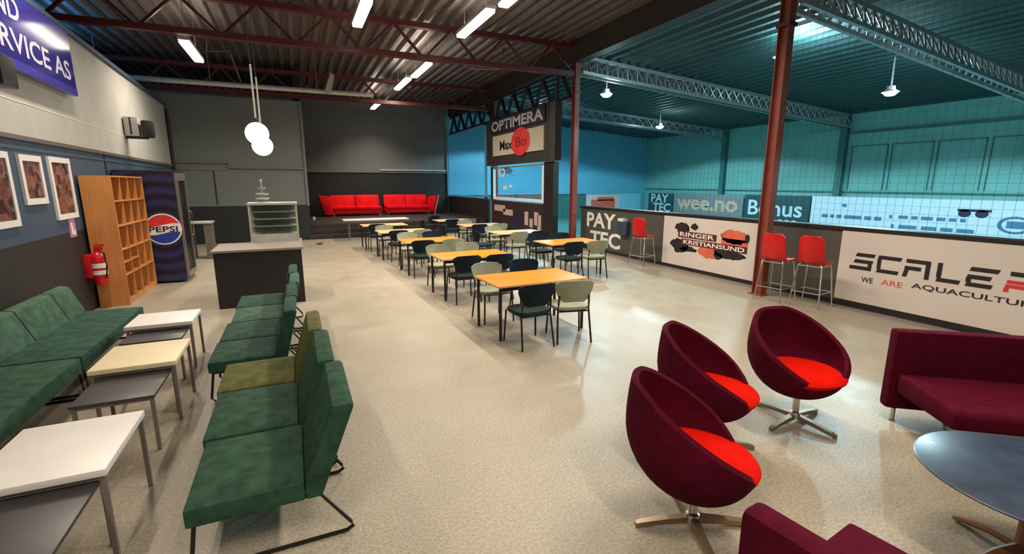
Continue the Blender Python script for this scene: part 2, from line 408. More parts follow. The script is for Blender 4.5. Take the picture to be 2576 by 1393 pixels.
# corrugated roof decks: ribs run along y
def deck(name, m, x0, x1, z0, z1, pitch, depth):
    bm = B(); n = int((x1 - x0) / pitch); pts = []
    for i in range(n):
        x = x0 + i * pitch
        for f, d in ((0.0, 0), (0.30, 0), (0.45, 1), (0.85, 1)):
            xx = x + f * pitch; t = (xx - x0) / (x1 - x0)
            pts.append((xx, z0 + (z1 - z0) * t + d * depth))
    pts.append((x1, z1))
    for (a, za), (b, zb) in zip(pts, pts[1:]):
        v = [bm.bm.verts.new(p) for p in ((a, Y0, za), (b, Y0, zb), (b, EY, zb), (a, EY, za))]
        bm.bm.faces.new(v)
    return struct(bm.done(name, m))
deck('ceiling', M['deck'], -7, 7.6, 5.88, 5.88, 0.30, 0.10)
deck('ceiling_hall', M['halldeck'], 7.6, HX, 5.62, 4.70, 0.36, 0.07)
struct(box('trim_1', M['booth'], (7.45, 7.75, Y0, EY, 5.34, 5.86)))

# stage
st = struct(B().box(0.42, 7.35, 18.9, EY, 0, 0.52).done('floor_stage', M['brownboard'], bevel=0.01))
for i, (a, b, c) in enumerate(((18.45, 18.9, 0.17), (18.68, 18.9, 0.34))):
    B().box(0.30, 7.2, a, b, 0 if i == 0 else 0.17, c).done('step', M['brownboard'], st, bevel=0.012)

# barrier between lounge and hall
wbar = struct(B().box(8.15, 8.27, Y0, 12.7, 0, 1.25).done('wall_barrier', M['barrier']))
B().box(8.11, 8.31, Y0, 12.72, 1.25, 1.31).done('top_rail', M['black'], wbar, bevel=0.008)
B().box(8.125, 8.15, Y0, 12.7, 0.0, 0.085).done('kick_board', M['ink'], wbar)
struct(box('baseboard_right', M['greytop'], (7.93, 8.125, Y0, 12.7, 0, 0.012)))

# ================================================================== STEEL
def lounge_truss(y, zb, zt, label, x0=-6.95, x1=7.48):
    t = thing('roof_truss', label, 'truss', (0, y, 0), 0, 'dark red roof trusses over the lounge')
    box('bottom_chord', M['truss'], (x0, x1, -0.09, 0.09, zb, zb + 0.12), t)
    box('top_chord', M['truss'], (x0, x1, -0.09, 0.09, zt - 0.02, zt + 0.10), t)
    n = 10; step = (x1 - x0) / n
    for i in range(n):
        xa = x0 + i * step
        bar('brace', M['truss'], (xa + 0.08, 0, zb + 0.1), (xa + step / 2, 0, zt), 0.055, t)
        bar('brace', M['truss'], (xa + step / 2 + 0.06, 0, zt), (xa + step - 0.02, 0, zb + 0.1), 0.055, t)
    return t
lounge_truss(12.3, 4.99, 5.73, 'dark red lattice roof truss nearest the camera, above the counter')
lounge_truss(18.4, 4.83, 5.58, 'dark red lattice roof truss above the stage front')
lounge_truss(5.8, 5.02, 5.75, 'dark red lattice roof truss over the green chairs, nearest column foot with stools')

def hall_truss(y, zb0, slope, dep, label, wgap=0.30, n=44):
    t = thing('roof_truss', label, 'truss', (0, y, 0), 0, 'galvanised lattice trusses across the hall')
    x0, x1 = 7.72, HX - 0.25
    zb = lambda x: zb0 + slope * (x - 7.6)
    zt = lambda x: min(zb(x) + dep, 5.60 - 0.0713 * (x - 7.6) - 0.05)
    for yy in (-wgap / 2, wgap / 2):
        bar('bottom_chord', M['silver'], (x0, yy, zb(x0)), (x1, yy, zb(x1)), 0.075, t)
    bar('top_chord', M['silver'], (x0, 0, zt(x0)), (x1, 0, zt(x1)), 0.085, t)
    st_ = (x1 - x0) / n
    for i in range(n):
        xa = x0 + i * st_; xm = xa + st_ / 2; xb = xa + st_
        sgn = -1 if i % 2 else 1
        for yy in (-wgap / 2, wgap / 2):
            bar('brace', M['silver'], (xa, yy, zb(xa)), (xm, 0, zt(xm)), 0.03, t)
            bar('brace', M['silver'], (xm, 0, zt(xm)), (xb, yy, zb(xb)), 0.03, t)
    return t
hall_truss(5.8, 4.90, -0.100, 0.42, 'galvanised lattice truss running from the nearer red column to the top right')
hall_truss(12.3, 5.10, -0.073, 0.48, 'galvanised lattice truss behind the nearer red column, second one into the hall', n=34)
hall_truss(18.4, 5.00, -0.060, 0.44, 'farthest galvanised lattice truss, in front of the blue end wall', n=24)

def column(x, y, label):
    t = thing('steel_column', label, 'column', (x, y, 0), 0, 'red brown steel columns')
    B().box(-0.075, 0.075, -0.095, -0.078, 0.02, 5.36).box(-0.075, 0.075, 0.078, 0.095, 0.02, 5.36).box(-0.010, 0.010, -0.078, 0.078, 0.02, 5.36).done('shaft', M['column'], t)
    box('base_plate', M['column'], (-0.12, 0.12, -0.14, 0.14, 0, 0.02), t)
    box('collar', M['truss'], (-0.10, 0.10, -0.12, 0.12, 4.52, 4.58), t)
    return t
c1 = column(7.6, 5.8, 'tall red brown steel column beside the two red bar stools')
column(7.6, 12.3, 'red brown steel column at the right edge of the scoreboard booth')
column(7.6, 18.42, 'red brown steel column half hidden left of the booth window')
# longitudinal lattice girders above booth
def girder(y0, y1, label, x=7.55):
    t = thing('lattice_girder', label, 'girder', (x, y0, 0), 0)
    L = y1 - y0
    bar('bottom_chord', M['girder'], (0, 0, 4.47), (0, L, 4.47), 0.10, t)
    bar('top_chord', M['girder'], (0, 0, 5.25), (0, L, 5.25), 0.10, t)
    n = 5
    for i in range(n):
        a = i * L / n; mm = a + L / n / 2; b = a + L / n
        bar('brace', M['girder'], (0, a + .05, 4.5), (0, mm, 5.22), 0.09, t); bar('brace', M['girder'], (0, mm, 5.22), (0, b - .05, 4.5), 0.09, t)
    return t
girder(12.48, 18.25, 'black lattice girder above the scoreboard booth')
girder(18.6, 24.3, 'black lattice girder beside the stage, above the pale blue opening')

# vent pipe
t = thing('vent_pipe', 'long galvanised vent pipe hung under the roof before the back wall', 'pipe', (0, 17.0, 4.87))
B().tube([(-6.5, 0, 0), (2.62, 0, 0)], 0.075, 14).done('duct', M['galv'], t, smooth=True)
for x in (-4.6, -2.0, 0.9):
    bar('hanger', M['greylegs'], (x, 0, 0.06), (x, 0, 1.0), 0.02, t)
for x in (-3.6, -0.4, 2.60):
    B().tube([(x - .02, 0, 0), (x + .02, 0, 0)], 0.085, 14).done('joint_ring', M['galv'], t, smooth=True)
t = thing('duct_wedge', 'pale wedge-shaped bracket rising from the vent pipe', 'bracket', (1.10, 16.78, 4.80))
B().prism([(0, 0), (0.20, 0), (0.34, 0.55), (0.22, 0.62)], 1, 0, 0.08).done('plate', M['casegrey'], t)
bar('rod', M['greylegs'], (0.26, 0.04, 0.55), (0.26, 0.04, 1.05), 0.025, t)
# conduits up in the roof
tag(B().tube([(5.0, 15.4, 5.885), (5.0, 14.0, 5.30), (5.9, 13.6, 5.30), (5.9, 13.6, 5.885)], 0.02, 6).done('conduit_run', M['greylegs'], smooth=True), 'thin grey conduit bent under the roof near the booth', 'conduit')
tag(B().tube([(-1.85, 15.9, 5.885), (-1.85, 15.9, 5.5), (-1.3, 15.6, 5.5), (-1.2, 16.8, 4.96)], 0.02, 6).done('conduit_run', M['greylegs'], smooth=True), 'thin grey conduit by the left ceiling lamp', 'conduit')

# ================================================================== LIGHTS
def area(name, parent, loc, sx, sy, power, col, rot=(0, 0, 0), spread=PI):
    l = bpy.data.lights.new(name, 'AREA'); l.shape = 'RECTANGLE'; l.size = sx; l.size_y = sy; l.energy = power; l.color = col; l.spread = spread
    o = bpy.data.objects.new(name, l); COL.objects.link(o); o.parent = parent; o.location = loc; o.rotation_euler = rot
    return o
def linear_lamp(x, y0, y1, label, z=5.3, spread=2.7):
    L = y1 - y0
    t = thing('ceiling_lamp', label, 'lamp', (x, (y0 + y1) / 2, z), 0, 'linear ceiling lamps over the lounge')
    box('housing', M['casegrey'], (-0.11, 0.11, -L / 2, L / 2, 0.02, 0.09), t)
    B().box(-0.10, 0.10, -L / 2 + .03, L / 2 - .03, -0.04, 0.02).done('diffuser', M['tube'], t, bevel=0.02)
    for yy in (-L / 3, L / 3): bar('hanger', M['greylegs'], (0, yy, 0.09), (0, yy, 5.89 - z), 0.012, t)
    area('lamp_light', t, (0, 0, -0.05), 0.12, L - .1, P_LOUNGE, WARM, (0, 0, 0), spread)
    area('lamp_uplight', t, (0, 0, 0.11), 0.12, L - .1, P_LOUNGE * 0.14, WARM, (PI, 0, 0))
    return t
for a in ((-1.90, 12.72, 14.62, 'short-looking ceiling lamp at upper left, above the grey wall end', 4.97),
          (1.5, 9.75, 11.35, 'bright ceiling lamp at the top centre, cut by the photo edge'),
          (3.75, 9.25, 11.15, 'long ceiling lamp right of top centre, nearest whole one of the right row'),
          (3.72, 13.8, 15.75, 'ceiling lamp just under the red truss, second of the right row'),
          (3.62, 16.0, 18.0, 'ceiling lamp before the stage truss, third of the right row'),
          (3.50, 20.9, 23.0, 'ceiling lamp over the stage, last of the right row', 5.3, 2.1),
          (3.88, 7.1, 9.0, 'ceiling lamp whose tip shows at the top edge, right row'),
          (-2.1, 7.0, 9.0, 'ceiling lamp out of view above the tall bookcase'),  # from here on unseen lamps, added so light reaches the foreground
          (-1.6, -1.6, 0.4, 'ceiling lamp out of view behind the small white tables'),
          (3.95, 4.4, 6.4, 'ceiling lamp out of view above the nearest dining table'),
          (4.1, 1.4, 3.4, 'ceiling lamp out of view above the egg chairs'),
          (1.2, -2.6, -0.6, 'ceiling lamp out of view behind the camera')):
    linear_lamp(*a)
def bay_lamp(x, y, z, label, p=1.0, zc=None, glow=0.035):
    t = thing('high_bay_lamp', label, 'lamp', (x, y, z), 0, 'high-bay lamps of the hall')
    B().lathe([(0.0, 0.16), (0.09, 0.15), (0.11, 0.06), (0.20, 0.0), (0.185, 0.0), (0.09, 0.05), (0, 0.055)], 20).done('housing', M['silver'], t, smooth=True)
    B().lathe([(0, -0.10), (0.10, -0.08), (0.18, 0.0), (0.0, 0.012)], 18).done('lens', M['bay'], t, smooth=True)
    zc = zc or 5.62 - 0.0713 * (x - 7.6)
    bar('hanger', M['silver'], (0, 0, 0.15), (0, 0, zc - z), 0.03, t)
    l = bpy.data.lights.new('bay_light', 'SPOT'); l.energy = P_HALL * p; l.color = COOL; l.shadow_soft_size = 0.12; l.spot_size = math.radians(160); l.spot_blend = 0.12
    o = bpy.data.objects.new('bay_light', l); COL.objects.link(o); o.parent = t; o.location = (0, 0, -0.25)
    l = bpy.data.lights.new('bay_glow', 'POINT'); l.energy = P_HALL * glow; l.color = COOL; l.shadow_soft_size = 0.2
    o = bpy.data.objects.new('bay_glow', l); COL.objects.link(o); o.parent = t; o.location = (0.0, -0.26, 0.05)
    return t
bay_lamp(14.2, 7.67, 4.30, 'brightest hall lamp, at the upper right behind the netting')
bay_lamp(15.2, 17.4, 4.50, 'small far hall lamp in front of the teal wall')
bay_lamp(9.03, 12.83, 4.70, 'hall lamp right beside the red column by the booth', 0.8)
bay_lamp(10.81, 8.285, 4.95, 'added hall lamp hidden behind the nearer red column, brightening the roof deck', 0.8, None, 0.42)  # unseen lamp added to throw a bright patch on the deck
bay_lamp(14.5, 1.0, 4.4, 'hall lamp out of view on the right')
bay_lamp(10.5, 20.5, 4.75, 'hall lamp near the blue end wall', 1.0)
def globe(x, y, z, r, label):
    t = thing('pendant_lamp', label, 'lamp', (x, y, z), 0, 'white globe pendants over the counter')
    B().lathe([(r * math.sin(PI * k / 14), -r * math.cos(PI * k / 14)) for k in range(15)], 24).done('globe', M['globe'], t, smooth=True)
    B().lathe([(0, r + .07), (0.045, r + .07), (0.055, r - .015), (0, r - .015)], 14).done('cap', M['black'], t, smooth=True)
    B().tube([(0, 0, r + .06), (0, 0, 4.10 - z)], 0.016, 8).done('suspension_rod', M['casegrey'], t, smooth=True)
    B().tube([(0, 0, 4.08 - z), (0, 0, 5.88 - z)], 0.006, 6).done('cable', M['black'], t, smooth=True)
    l = bpy.data.lights.new('globe_light', 'POINT'); l.energy = P_GLOBE; l.color = (1, .9, .8); l.shadow_soft_size = r
    o = bpy.data.objects.new('globe_light', l); COL.objects.link(o); o.parent = t; o.location = (0, 0, -r - .05)
globe(-0.55, 10.2, 2.90, 0.20, 'upper left of two white globe pendants over the counter')
globe(-0.535, 11.35, 2.76, 0.20, 'lower right of two white globe pendants, partly behind the other')
# blue tube lamp lying beyond the low left wall
t = thing('blue_tube_lamp', 'blue tube lamp beyond the top of the left wall', 'lamp', (-5.0, 15.5, 4.6))
B().tube([(0, -1.2, 0), (0, 1.2, 0)], 0.03, 8).done('tube', mat_emit('blue_tube', (0.1, 0.45, 1.0), 6), t, smooth=True)
bar('hanger', M['greylegs'], (0, 0, 0.03), (0, 0, 1.28), 0.02, t)
area('tube_light', t, (0, 0, 0.06), 0.1, 2.2, 45, (0.08, 0.42, 1.0), (PI, 0, 0))

# ================================================================== NETTING
bm = B()
for i in range(int(16.3 / 0.11)):
    y = -4.0 + i * 0.11
    if y > 12.25: break
    bm.box(8.1988, 8.2012, y - .0012, y + .0012, 1.32, 5.45)
for j in range(38):
    z = 1.34 + j * 0.11
    bm.box(8.1988, 8.2012, Y0, 12.25, z - .0012, z + .0012)
nt_ = bm.done('safety_net', M['net'], kind='stuff')
tag(nt_, 'dark square-mesh safety netting hung from roof to barrier top', 'net')

# ================================================================== LEFT WALL ITEMS
def wallthing(name, label, cat, s, z, group=None):
    p = Matrix.Rotation(WA, 3, 'Z') @ Vector((0, s, 0)) + Vector((-2.68, 0, z))
    return thing(name, label, cat, p, WA, group)
def picture(s, z, w_, h_, label, pm):
    t = wallthing('picture_frame', label, 'picture', s, z, 'white framed photo prints on the blue wall band')
    f = 0.075
    B().box(0, 0.03, 0, w_, 0, f).box(0, 0.03, 0, w_, h_ - f, h_).box(0, 0.03, 0, f, f, h_ - f).box(0, 0.03, w_ - f, w_, f, h_ - f).done('frame', M['frame'], t)
    B().box(0, 0.016, f, w_ - f, f, h_ - f).done('print', pm, t)
picture(8.63, 1.49, 0.78, 0.87, 'tall white-framed photo print nearest the orange bookcase', M['photo3'])
picture(7.75, 1.735, 0.64, 0.61, 'small white-framed photo print, middle of the three', M['photo2'])
picture(6.62, 1.505, 0.87, 0.85, 'white-framed photo print cut by the left photo edge', M['photo1'])
t = wallthing('wall_sign', 'large glossy blue sign with pale lettering, high on the left wall', 'sign', 5.6, 3.34)
SE = 4.35
box('panel', M['blueink'], (0.06, 0.12, 0, SE, 0, 0.93), t)
box('edge_strip', M['violet'], (0.05, 0.125, 0, SE, -0.005, 0.10), t)
text('lettering', 'SERVICE AS', M['lilac'], t, (0.12, 1.45, 0.19), (0, 1, 0), (0, 0, 1), 2.72, 0.27, 0.018)
text('lettering', 'ND', M['lilac'], t, (0.12, 1.98, 0.58), (0, 1, 0), (0, 0, 1), 0.66, 0.27, 0.018)
for yy in (0.5, 2.5, 4.3): box('bracket', M['black'], (0, 0.06, yy, yy + .1, 0.1, 0.9), t)
t = wallthing('loudspeaker', 'black loudspeaker on the wall under the blue sign', 'speaker', 6.95, 3.02)
box('cabinet', M['black'], (0.05, 0.30, 0, 0.36, 0, 0.32), t, bevel=0.015)
box('bracket', M['black'], (0.004, 0.05, 0.1, 0.26, 0.1, 0.22), t)
t = wallthing('floodlight', 'pale box floodlight with black head high on the grey wall', 'floodlight', 13.0, 2.98)
box('bracket', M['black'], (0.004, 0.40, 0.10, 0.18, -0.03, 0.02), t)
box('box', M['casegrey'], (0.02, 0.27, 0, 0.30, 0.02, 0.42), t, bevel=0.02)
box('head', M['black'], (0.31, 0.52, -0.02, 0.28, 0.0, 0.36), t, bevel=0.05)
box('label_strip', M['black'], (0.12, 0.15, -0.005, 0.0, 0.05, 0.4), t)
t = wallthing('fire_sign', 'small pink and white extinguisher sign on the blue wall', 'sign', 9.00, 1.21)
box('plate', mat('pink_plate', (0.50, 0.22, 0.34), 0.4), (0, 0.012, 0, 0.24, 0, 0.27), t)
flat('pictogram', [rect(0.05, 0.12, 0.04, 0.22), rect(0.14, 0.2, 0.03, 0.1)], M['whiteink'], t, (0.012, 0, 0), (0, 1, 0), (0, 0, 1), 0.003)
t = wallthing('fire_extinguisher', 'red fire extinguisher with white label beside the orange bookcase', 'extinguisher', 9.42, 0.42)
B().lathe([(0, 0), (0.085, 0), (0.095, 0.03), (0.095, 0.42), (0.07, 0.49), (0.03, 0.52), (0.03, 0.55), (0, 0.55)], 20, (0.16, 0, 0)).done('cylinder', M['extred'], t, smooth=True)
B().lathe([(0.0965, 0.16), (0.0975, 0.16), (0.0975, 0.34), (0.0965, 0.34)], 20, (0.16, 0, 0)).done('label_wrap', M['whiteink'], t, smooth=True)
B().lathe([(0.0980, 0.23), (0.0985, 0.23), (0.0985, 0.265), (0.098, 0.265)], 20, (0.16, 0, 0)).done('label_stripe', M['extred'], t, smooth=True)
B().box(0.13, 0.24, -0.02, 0.02, 0.55, 0.60).box(0.14, 0.27, -0.015, 0.015, 0.61, 0.635).done('valve_handle', M['extred'], t, bevel=0.005)
B().tube([(0.19, -0.03, 0.56), (0.26, -0.06, 0.50), (0.28, -0.09, 0.30), (0.25, -0.09, 0.10)], 0.013, 8).done('hose', M['black'], t, smooth=True)
box('wall_bracket', M['extred'], (0, 0.09, -0.10, 0.10, 0.12, 0.48), t, bevel=0.01)

# ================================================================== BOOKCASE, FRIDGE, COUNTER
t = thing('bookcase', 'tall orange beech pigeonhole bookcase against the left wall', 'bookcase', (-3.055, 9.6, 0))
D, Wd, H, th = 0.40, 1.74, 2.12, 0.025
box('side_panel', M['beech'], (0, D, 0, th, 0, H), t); box('side_panel', M['beech'], (0, D, Wd - th, Wd, 0, H), t)
box('top_panel', M['beech'], (0, D, th, Wd - th, H - th, H), t); box('plinth', M['beech'], (0.0, D - .02, th, Wd - th, 0, 0.09), t)
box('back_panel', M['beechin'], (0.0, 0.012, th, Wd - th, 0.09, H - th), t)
cw = (Wd - 2 * th) / 4
rows = [0.09, 0.50, 0.92, 1.31, 1.71, H - th]
for z in rows[1:-1]: box('shelf', M['beech'], (0.012, D - .005, th, Wd - th, z - .011, z + .011), t)
for k in (1, 2): box('half_shelf', M['beech'], (0.012, D - .005, th + (k - 1) * cw + .009, th + k * cw - .009, 0.70, 0.72), t)
for r in range(5):
    for k in (1, 2, 3): box('divider', M['beech'], (0.012, D - .005, th + k * cw - .009, th + k * cw + .009, rows[r] + (.011 if r else 0), rows[r + 1] - (.011 if r < 4 else 0)), t)

t = thing('drinks_fridge', 'tall dark drinks fridge with blue rings and round logo behind the bookcase', 'fridge', (-3.15, 11.45, 0))
box('cabinet', M['fridge'], (0, 0.98, 0.012, 0.86, 0.03, 2.25), t, bevel=0.01)
box('printed_side', mat_rings('ringed_print', 0.70, 1.10), (0.02, 0.97, 0.0, 0.012, 0.05, 2.23), t)
LO = (0.70, 0.0, 1.10); R_ = 0.285
cir = lambda a0, a1, n=14: [(R_ * math.cos(a0 + (a1 - a0) * k / n), R_ * math.sin(a0 + (a1 - a0) * k / n)) for k in range(n + 1)]
wav = lambda v, s: [(u, v + s * math.sin(u / R_ * 2.4)) for u in [R_ * 0.94 * (1 - 2 * k / 12) for k in range(13)]]
flat('logo_disc', [[(1.09 * a, 1.09 * b) for a, b in cir(0, 2 * PI, 30)[:-1]]], M['whiteink'], t, LO, (1, 0, 0), (0, 0, 1), 0.003)
flat('logo_red', [cir(0.36, PI - 0.20) + list(reversed(wav(0.085, 0.03)))[0:]], M['redink'], t, LO, (1, 0, 0), (0, 0, 1), 0.005)
flat('logo_blue', [cir(PI + 0.36, 2 * PI - 0.20) + wav(-0.085, 0.03)], mat('blue_ink', (0.02, 0.05, 0.30), 0.4), t, LO, (1, 0, 0), (0, 0, 1), 0.005)
text('lettering', 'PEPSI', M['navyink'], t, (LO[0] - 0.24, 0, LO[2] - 0.06), (1, 0, 0), (0, 0, 1), 0.48, 0.115, 0.02, 0.006)
dr = B().box(0.985, 1.03, 0.02, 0.09, 0.10, 2.2).box(0.985, 1.03, 0.78, 0.85, 0.10, 2.2).box(0.985, 1.03, 0.09, 0.78, 0.10, 0.2).box(0.985, 1.03, 0.09, 0.78, 2.05, 2.2).done('door', M['greylegs'], t)
box('pane', M['caseglass'], (1.0, 1.01, 0.09, 0.78, 0.2, 2.05), dr)
B().tube([(1.03, 0.75, 0.9), (1.08, 0.75, 0.92), (1.08, 0.75, 1.4), (1.03, 0.75, 1.42)], 0.014, 8).done('handle', M['chrome'], dr, smooth=True)
for yy in (0.1, 0.75): B().lathe([(0, 0), (.03, 0), (.03, .03), (0, .03)], 10, (0.85, yy, 0)).done('foot', M['black'], t)

t = thing('counter', 'dark brown serving counter with grey top left of the aisle', 'counter', (-1.26, 8.65, 0))
B().box(0.0, 1.28, 0.0, 1.0, 0.0, 0.91).done('body', M['wall_dark'], t, bevel=0.006)
B().prism([(-0.03, -0.03), (1.31, -0.03), (1.31, 1.45), (0.44, 1.45), (0.44, 1.03), (-0.03, 1.03)], 2, 0.91, 0.95).done('top', M['greytop'], t, bevel=0.006)
box('rear_body', M['wall_dark'], (0.47, 1.28, 1.0, 1.42, 0, 0.91), t)
t = thing('display_case', 'glass display case with pale frame standing on the counter', 'cabinet', (-0.79, 9.64, 0.95))
W2, D2, H2 = 0.80, 0.42, 0.66
for (x, y) in ((0, 0), (W2 - .03, 0), (0, D2 - .03), (W2 - .03, D2 - .03)): box('post', M['casegrey'], (x, x + .03, y, y + .03, 0, H2), t)
box('base', M['casegrey'], (0.03, W2 - .03, 0.01, D2 - .01, 0, 0.14), t)
box('roof', M['casegrey'], (-0.01, W2 + .01, -0.01, D2 + .01, H2, H2 + .045), t, bevel=0.01)
for z in (0.27, 0.40, 0.53): box('shelf', M['casegrey'], (0.03, W2 - .03, 0.03, D2 - .01, z, z + .018), t)
box('back_panel', M['olivegrey'], (0.03, W2 - .03, D2 - .03, D2 - .015, 0.14, H2), t)
box('pane', M['caseglass'], (0.03, W2 - .03, 0.012, 0.018, 0.14, H2), t)
t = thing('tiered_stand', 'pale tiered stand on top of the display case', 'stand', (-0.55, 9.84, 1.655))
B().lathe([(0, 0), (0.10, 0), (0.10, 0.012), (0.012, 0.03), (0.012, 0.36), (0.02, 0.37), (0.02, 0.40), (0, 0.41)], 18).done('stem', M['casegrey'], t, smooth=True)
for z, r in ((0.05, 0.115), (0.13, 0.11), (0.235, 0.07)):
    B().lathe([(0.012, z), (r * .8, z), (r, z + .025), (r, z + .032), (r * .78, z + .010), (0.012, z + .010)], 20).done('plate', M['casegrey'], t, smooth=True)
t = thing('high_table', 'small high table with grey top behind the counter', 'table', (-2.62, 14.7, 0))
box('top', M['casegrey'], (-0.05, 0.55, 0, 0.5, 0.95, 1.0), t, bevel=0.012)
box('side_board', mat('brown_grey_board', (0.13, 0.105, 0.085), 0.6), (0.34, 0.52, 0.05, 0.45, 0.0, 0.95), t)
for (x, y) in ((0.02, 0.05), (0.02, 0.42)): box('leg', M['greylegs'], (x, x + .05, y, y + .05, 0, 0.95), t)
box('stretcher', M['greylegs'], (0.03, 0.06, 0.10, 0.42, 0.55, 0.59), t)
tag(B().lathe([(0, 0), (0.07, 0), (0.10, 0.06), (0.085, 0.06), (0.06, 0.012), (0, 0.012)], 16).done('small_bowl', M['walnut'], loc=(0.62, 16.8, 0), smooth=True), 'small brown bowl left on the floor before the stage', 'bowl')

# ================================================================== GREEN MODULAR SEATING
def pillow_box(bm, x0, x1, y0, y1, z0, z1, crown=0.02, n=7):
    """box with a softly crowned top"""
    g = bm.bm
    top = [[g.verts.new((x0 + (x1 - x0) * i / (n - 1), y0 + (y1 - y0) * j / (n - 1),
            z1 + crown * (1 - (2 * i / (n - 1) - 1) ** 4) * (1 - (2 * j / (n - 1) - 1) ** 4) - crown)) for j in range(n)] for i in range(n)]
    bot = [[g.verts.new((x0 + (x1 - x0) * i / (n - 1), y0 + (y1 - y0) * j / (n - 1), z0)) if (i in (0, n - 1) or j in (0, n - 1)) else None for j in range(n)] for i in range(n)]
    for i in range(n - 1):
        for j in range(n - 1): g.faces.new((top[i][j], top[i + 1][j], top[i + 1][j + 1], top[i][j + 1]))
    for i in range(n - 1):
        for j in (0, n - 1): g.faces.new((top[i][j], top[i + 1][j], bot[i + 1][j], bot[i][j]))
    for j in range(n - 1):
        for i in (0, n - 1): g.faces.new((top[i][j], top[i][j + 1], bot[i][j + 1], bot[i][j]))
    ring = [bot[i][0] for i in range(n)] + [bot[n - 1][j] for j in range(1, n)] + [bot[i][n - 1] for i in range(n - 2, -1, -1)] + [bot[0][j] for j in range(n - 2, 0, -1)]
    g.faces.new(ring)
    return bm
def lounge_chair(x, y0, y1, m, label, group, sd=0.56, zt=0.42, bh=0.82, lean=0.15):
    """armless lounge module: front at -x, back at +x"""
    wd = y1 - y0
    t = thing('lounge_chair', label, 'chair', (x, y0, 0), 0, group)
    pillow_box(B(), 0.0, sd, 0.005, wd - .005, zt - 0.125, zt).done('seat', m, t, smooth=True, bevel=0.016)
    b = B().prism([(sd + 0.002, zt - 0.02), (sd + 0.002, zt - 0.125), (sd + 0.085, zt - 0.125), (sd + lean + 0.115, bh - 0.02), (sd + lean + 0.09, bh), (sd + lean + 0.0, bh - 0.008)], 1, 0.005, wd - .005)
    b.done('backrest', m, t, smooth=True, bevel=0.02)
    for yy in (0.05, wd - 0.05):
        B().tube([(0.03, yy, zt - 0.14), (-0.005, yy, 0.04), (0.02, yy, 0.012), (0.10, yy, 0.011), (sd + 0.20, yy, 0.011), (sd + 0.235, yy, 0.03), (sd + 0.225, yy, 0.06), (sd + 0.07, yy, zt - 0.13), (0.03, yy, zt - 0.135)], 0.011, 8).done('leg', M['blackmetal'], t, smooth=True)
    return t
G = 'armless green lounge chairs set side by side'
lounge_chair(-0.64, 2.55, 3.27, M['green1'], 'nearest bottle green lounge chair, in the front of the row', G, lean=0.17)
lounge_chair(-0.665, 3.29, 4.05, M['green1'], 'second bottle green lounge chair, between the nearest and the olive one', G, lean=0.15)
lounge_chair(-0.685, 4.07, 4.72, M['olive'], 'olive yellow lounge chair, third in the row', G, lean=0.13)
lounge_chair(-0.85, 4.80, 5.45, M['green2'], 'dark teal green lounge chair just behind the olive one', G, lean=0.10)
lounge_chair(-0.84, 5.47, 6.18, M['green2'], 'teal green lounge chair third from the counter', G, lean=0.10)
lounge_chair(-0.81, 6.20, 6.92, M['green3'], 'paler sage green lounge chair, second from the counter', G, lean=0.10)
lounge_chair(-0.83, 6.94, 7.66, M['green2'], 'green lounge chair nearest the dark counter', G, lean=0.10)
def green_sofa(y0, y1, cuts, label, m):
    t = thing('sofa', label, 'sofa', (-1.95, y0, 0), 0, 'green sofas along the left wall')
    wd = y1 - y0
    pillow_box(B(), -0.66, 0.0, 0.005, wd - .005, 0.26, 0.42, 0.015).done('seat', m, t, smooth=True, bevel=0.018)
    for a, b in zip(cuts, cuts[1:]):
        a -= y0; b -= y0
        B().prism([(-0.585, 0.41), (-0.70, 0.33), (-0.80, 0.55), (-0.835, 0.72), (-0.80, 0.76), (-0.71, 0.74)], 1, a + .006, b - .006).done('back_cushion', M['green3'], t, smooth=True, bevel=0.025)
    for yy in (0.04, wd - .04):
        B().tube([(-0.02, yy, 0.27), (0.0, yy, 0.02), (-0.04, yy, 0.012), (-0.72, yy, 0.012), (-0.75, yy, 0.05), (-0.66, yy, 0.30)], 0.013, 8).done('leg', M['blackmetal'], t, smooth=True)
green_sofa(5.49, 7.52, [5.50, 6.22, 7.03, 7.52], 'far green sofa section ending by the orange bookcase', M['green2'])
green_sofa(3.35, 5.47, [3.36, 4.06, 4.76, 5.46], 'near green sofa section cut by the left photo edge', M['green1'])

# ================================================================== SMALL NESTED TABLES
def side_table(x0, x1, y0, y1, z, top, leg, label, group):
    t = thing('side_table', label, 'table', (x0, y0, 0), 0, group)
    w_, d_ = x1 - x0, y1 - y0
    th_ = 0.040 if z > .5 else 0.022
    box('tabletop', top, (0, w_, 0, d_, z - th_, z), t, bevel=0.005)
    for (x, y) in ((0.012, 0.012), (w_ - .036, 0.012), (0.012, d_ - .036), (w_ - .036, d_ - .036)):
        box('leg', leg, (x, x + .024, y, y + .024, 0, z - th_), t)
    for y in (0.016, d_ - .032): box('apron', leg, (0.036, w_ - .036, y, y + .016, z - th_ - .024, z - th_), t)
    return t
gw, gd = 'pale topped small tables', 'dark topped nesting tables'
side_table(-1.62, -1.02, 2.90, 3.62, 0.535, M['white'], M['greylegs'], 'nearest small white table with a dark one tucked beneath', gw)
side_table(-1.62, -1.03, 4.59, 5.24, 0.535, M['cream'], M['greylegs'], 'small cream-topped table, middle pale one of the row', gw)
side_table(-1.73, -1.13, 5.92, 6.48, 0.535, M['white'], M['greylegs'], 'farthest small white table, nearest the counter', gw)
side_table(-1.58, -1.065, 2.36, 3.06, 0.455, M['darkgrey'], M['greylegs'], 'dark low table under the nearest white table', gd)
side_table(-1.58, -1.075, 4.08, 4.80, 0.455, M['darkgrey'], M['greylegs'], 'dark low table before the cream table', gd)
side_table(-1.69, -1.175, 5.58, 6.22, 0.455, M['darkgrey'], M['greylegs'], 'dark low table before the farthest white table', gd)

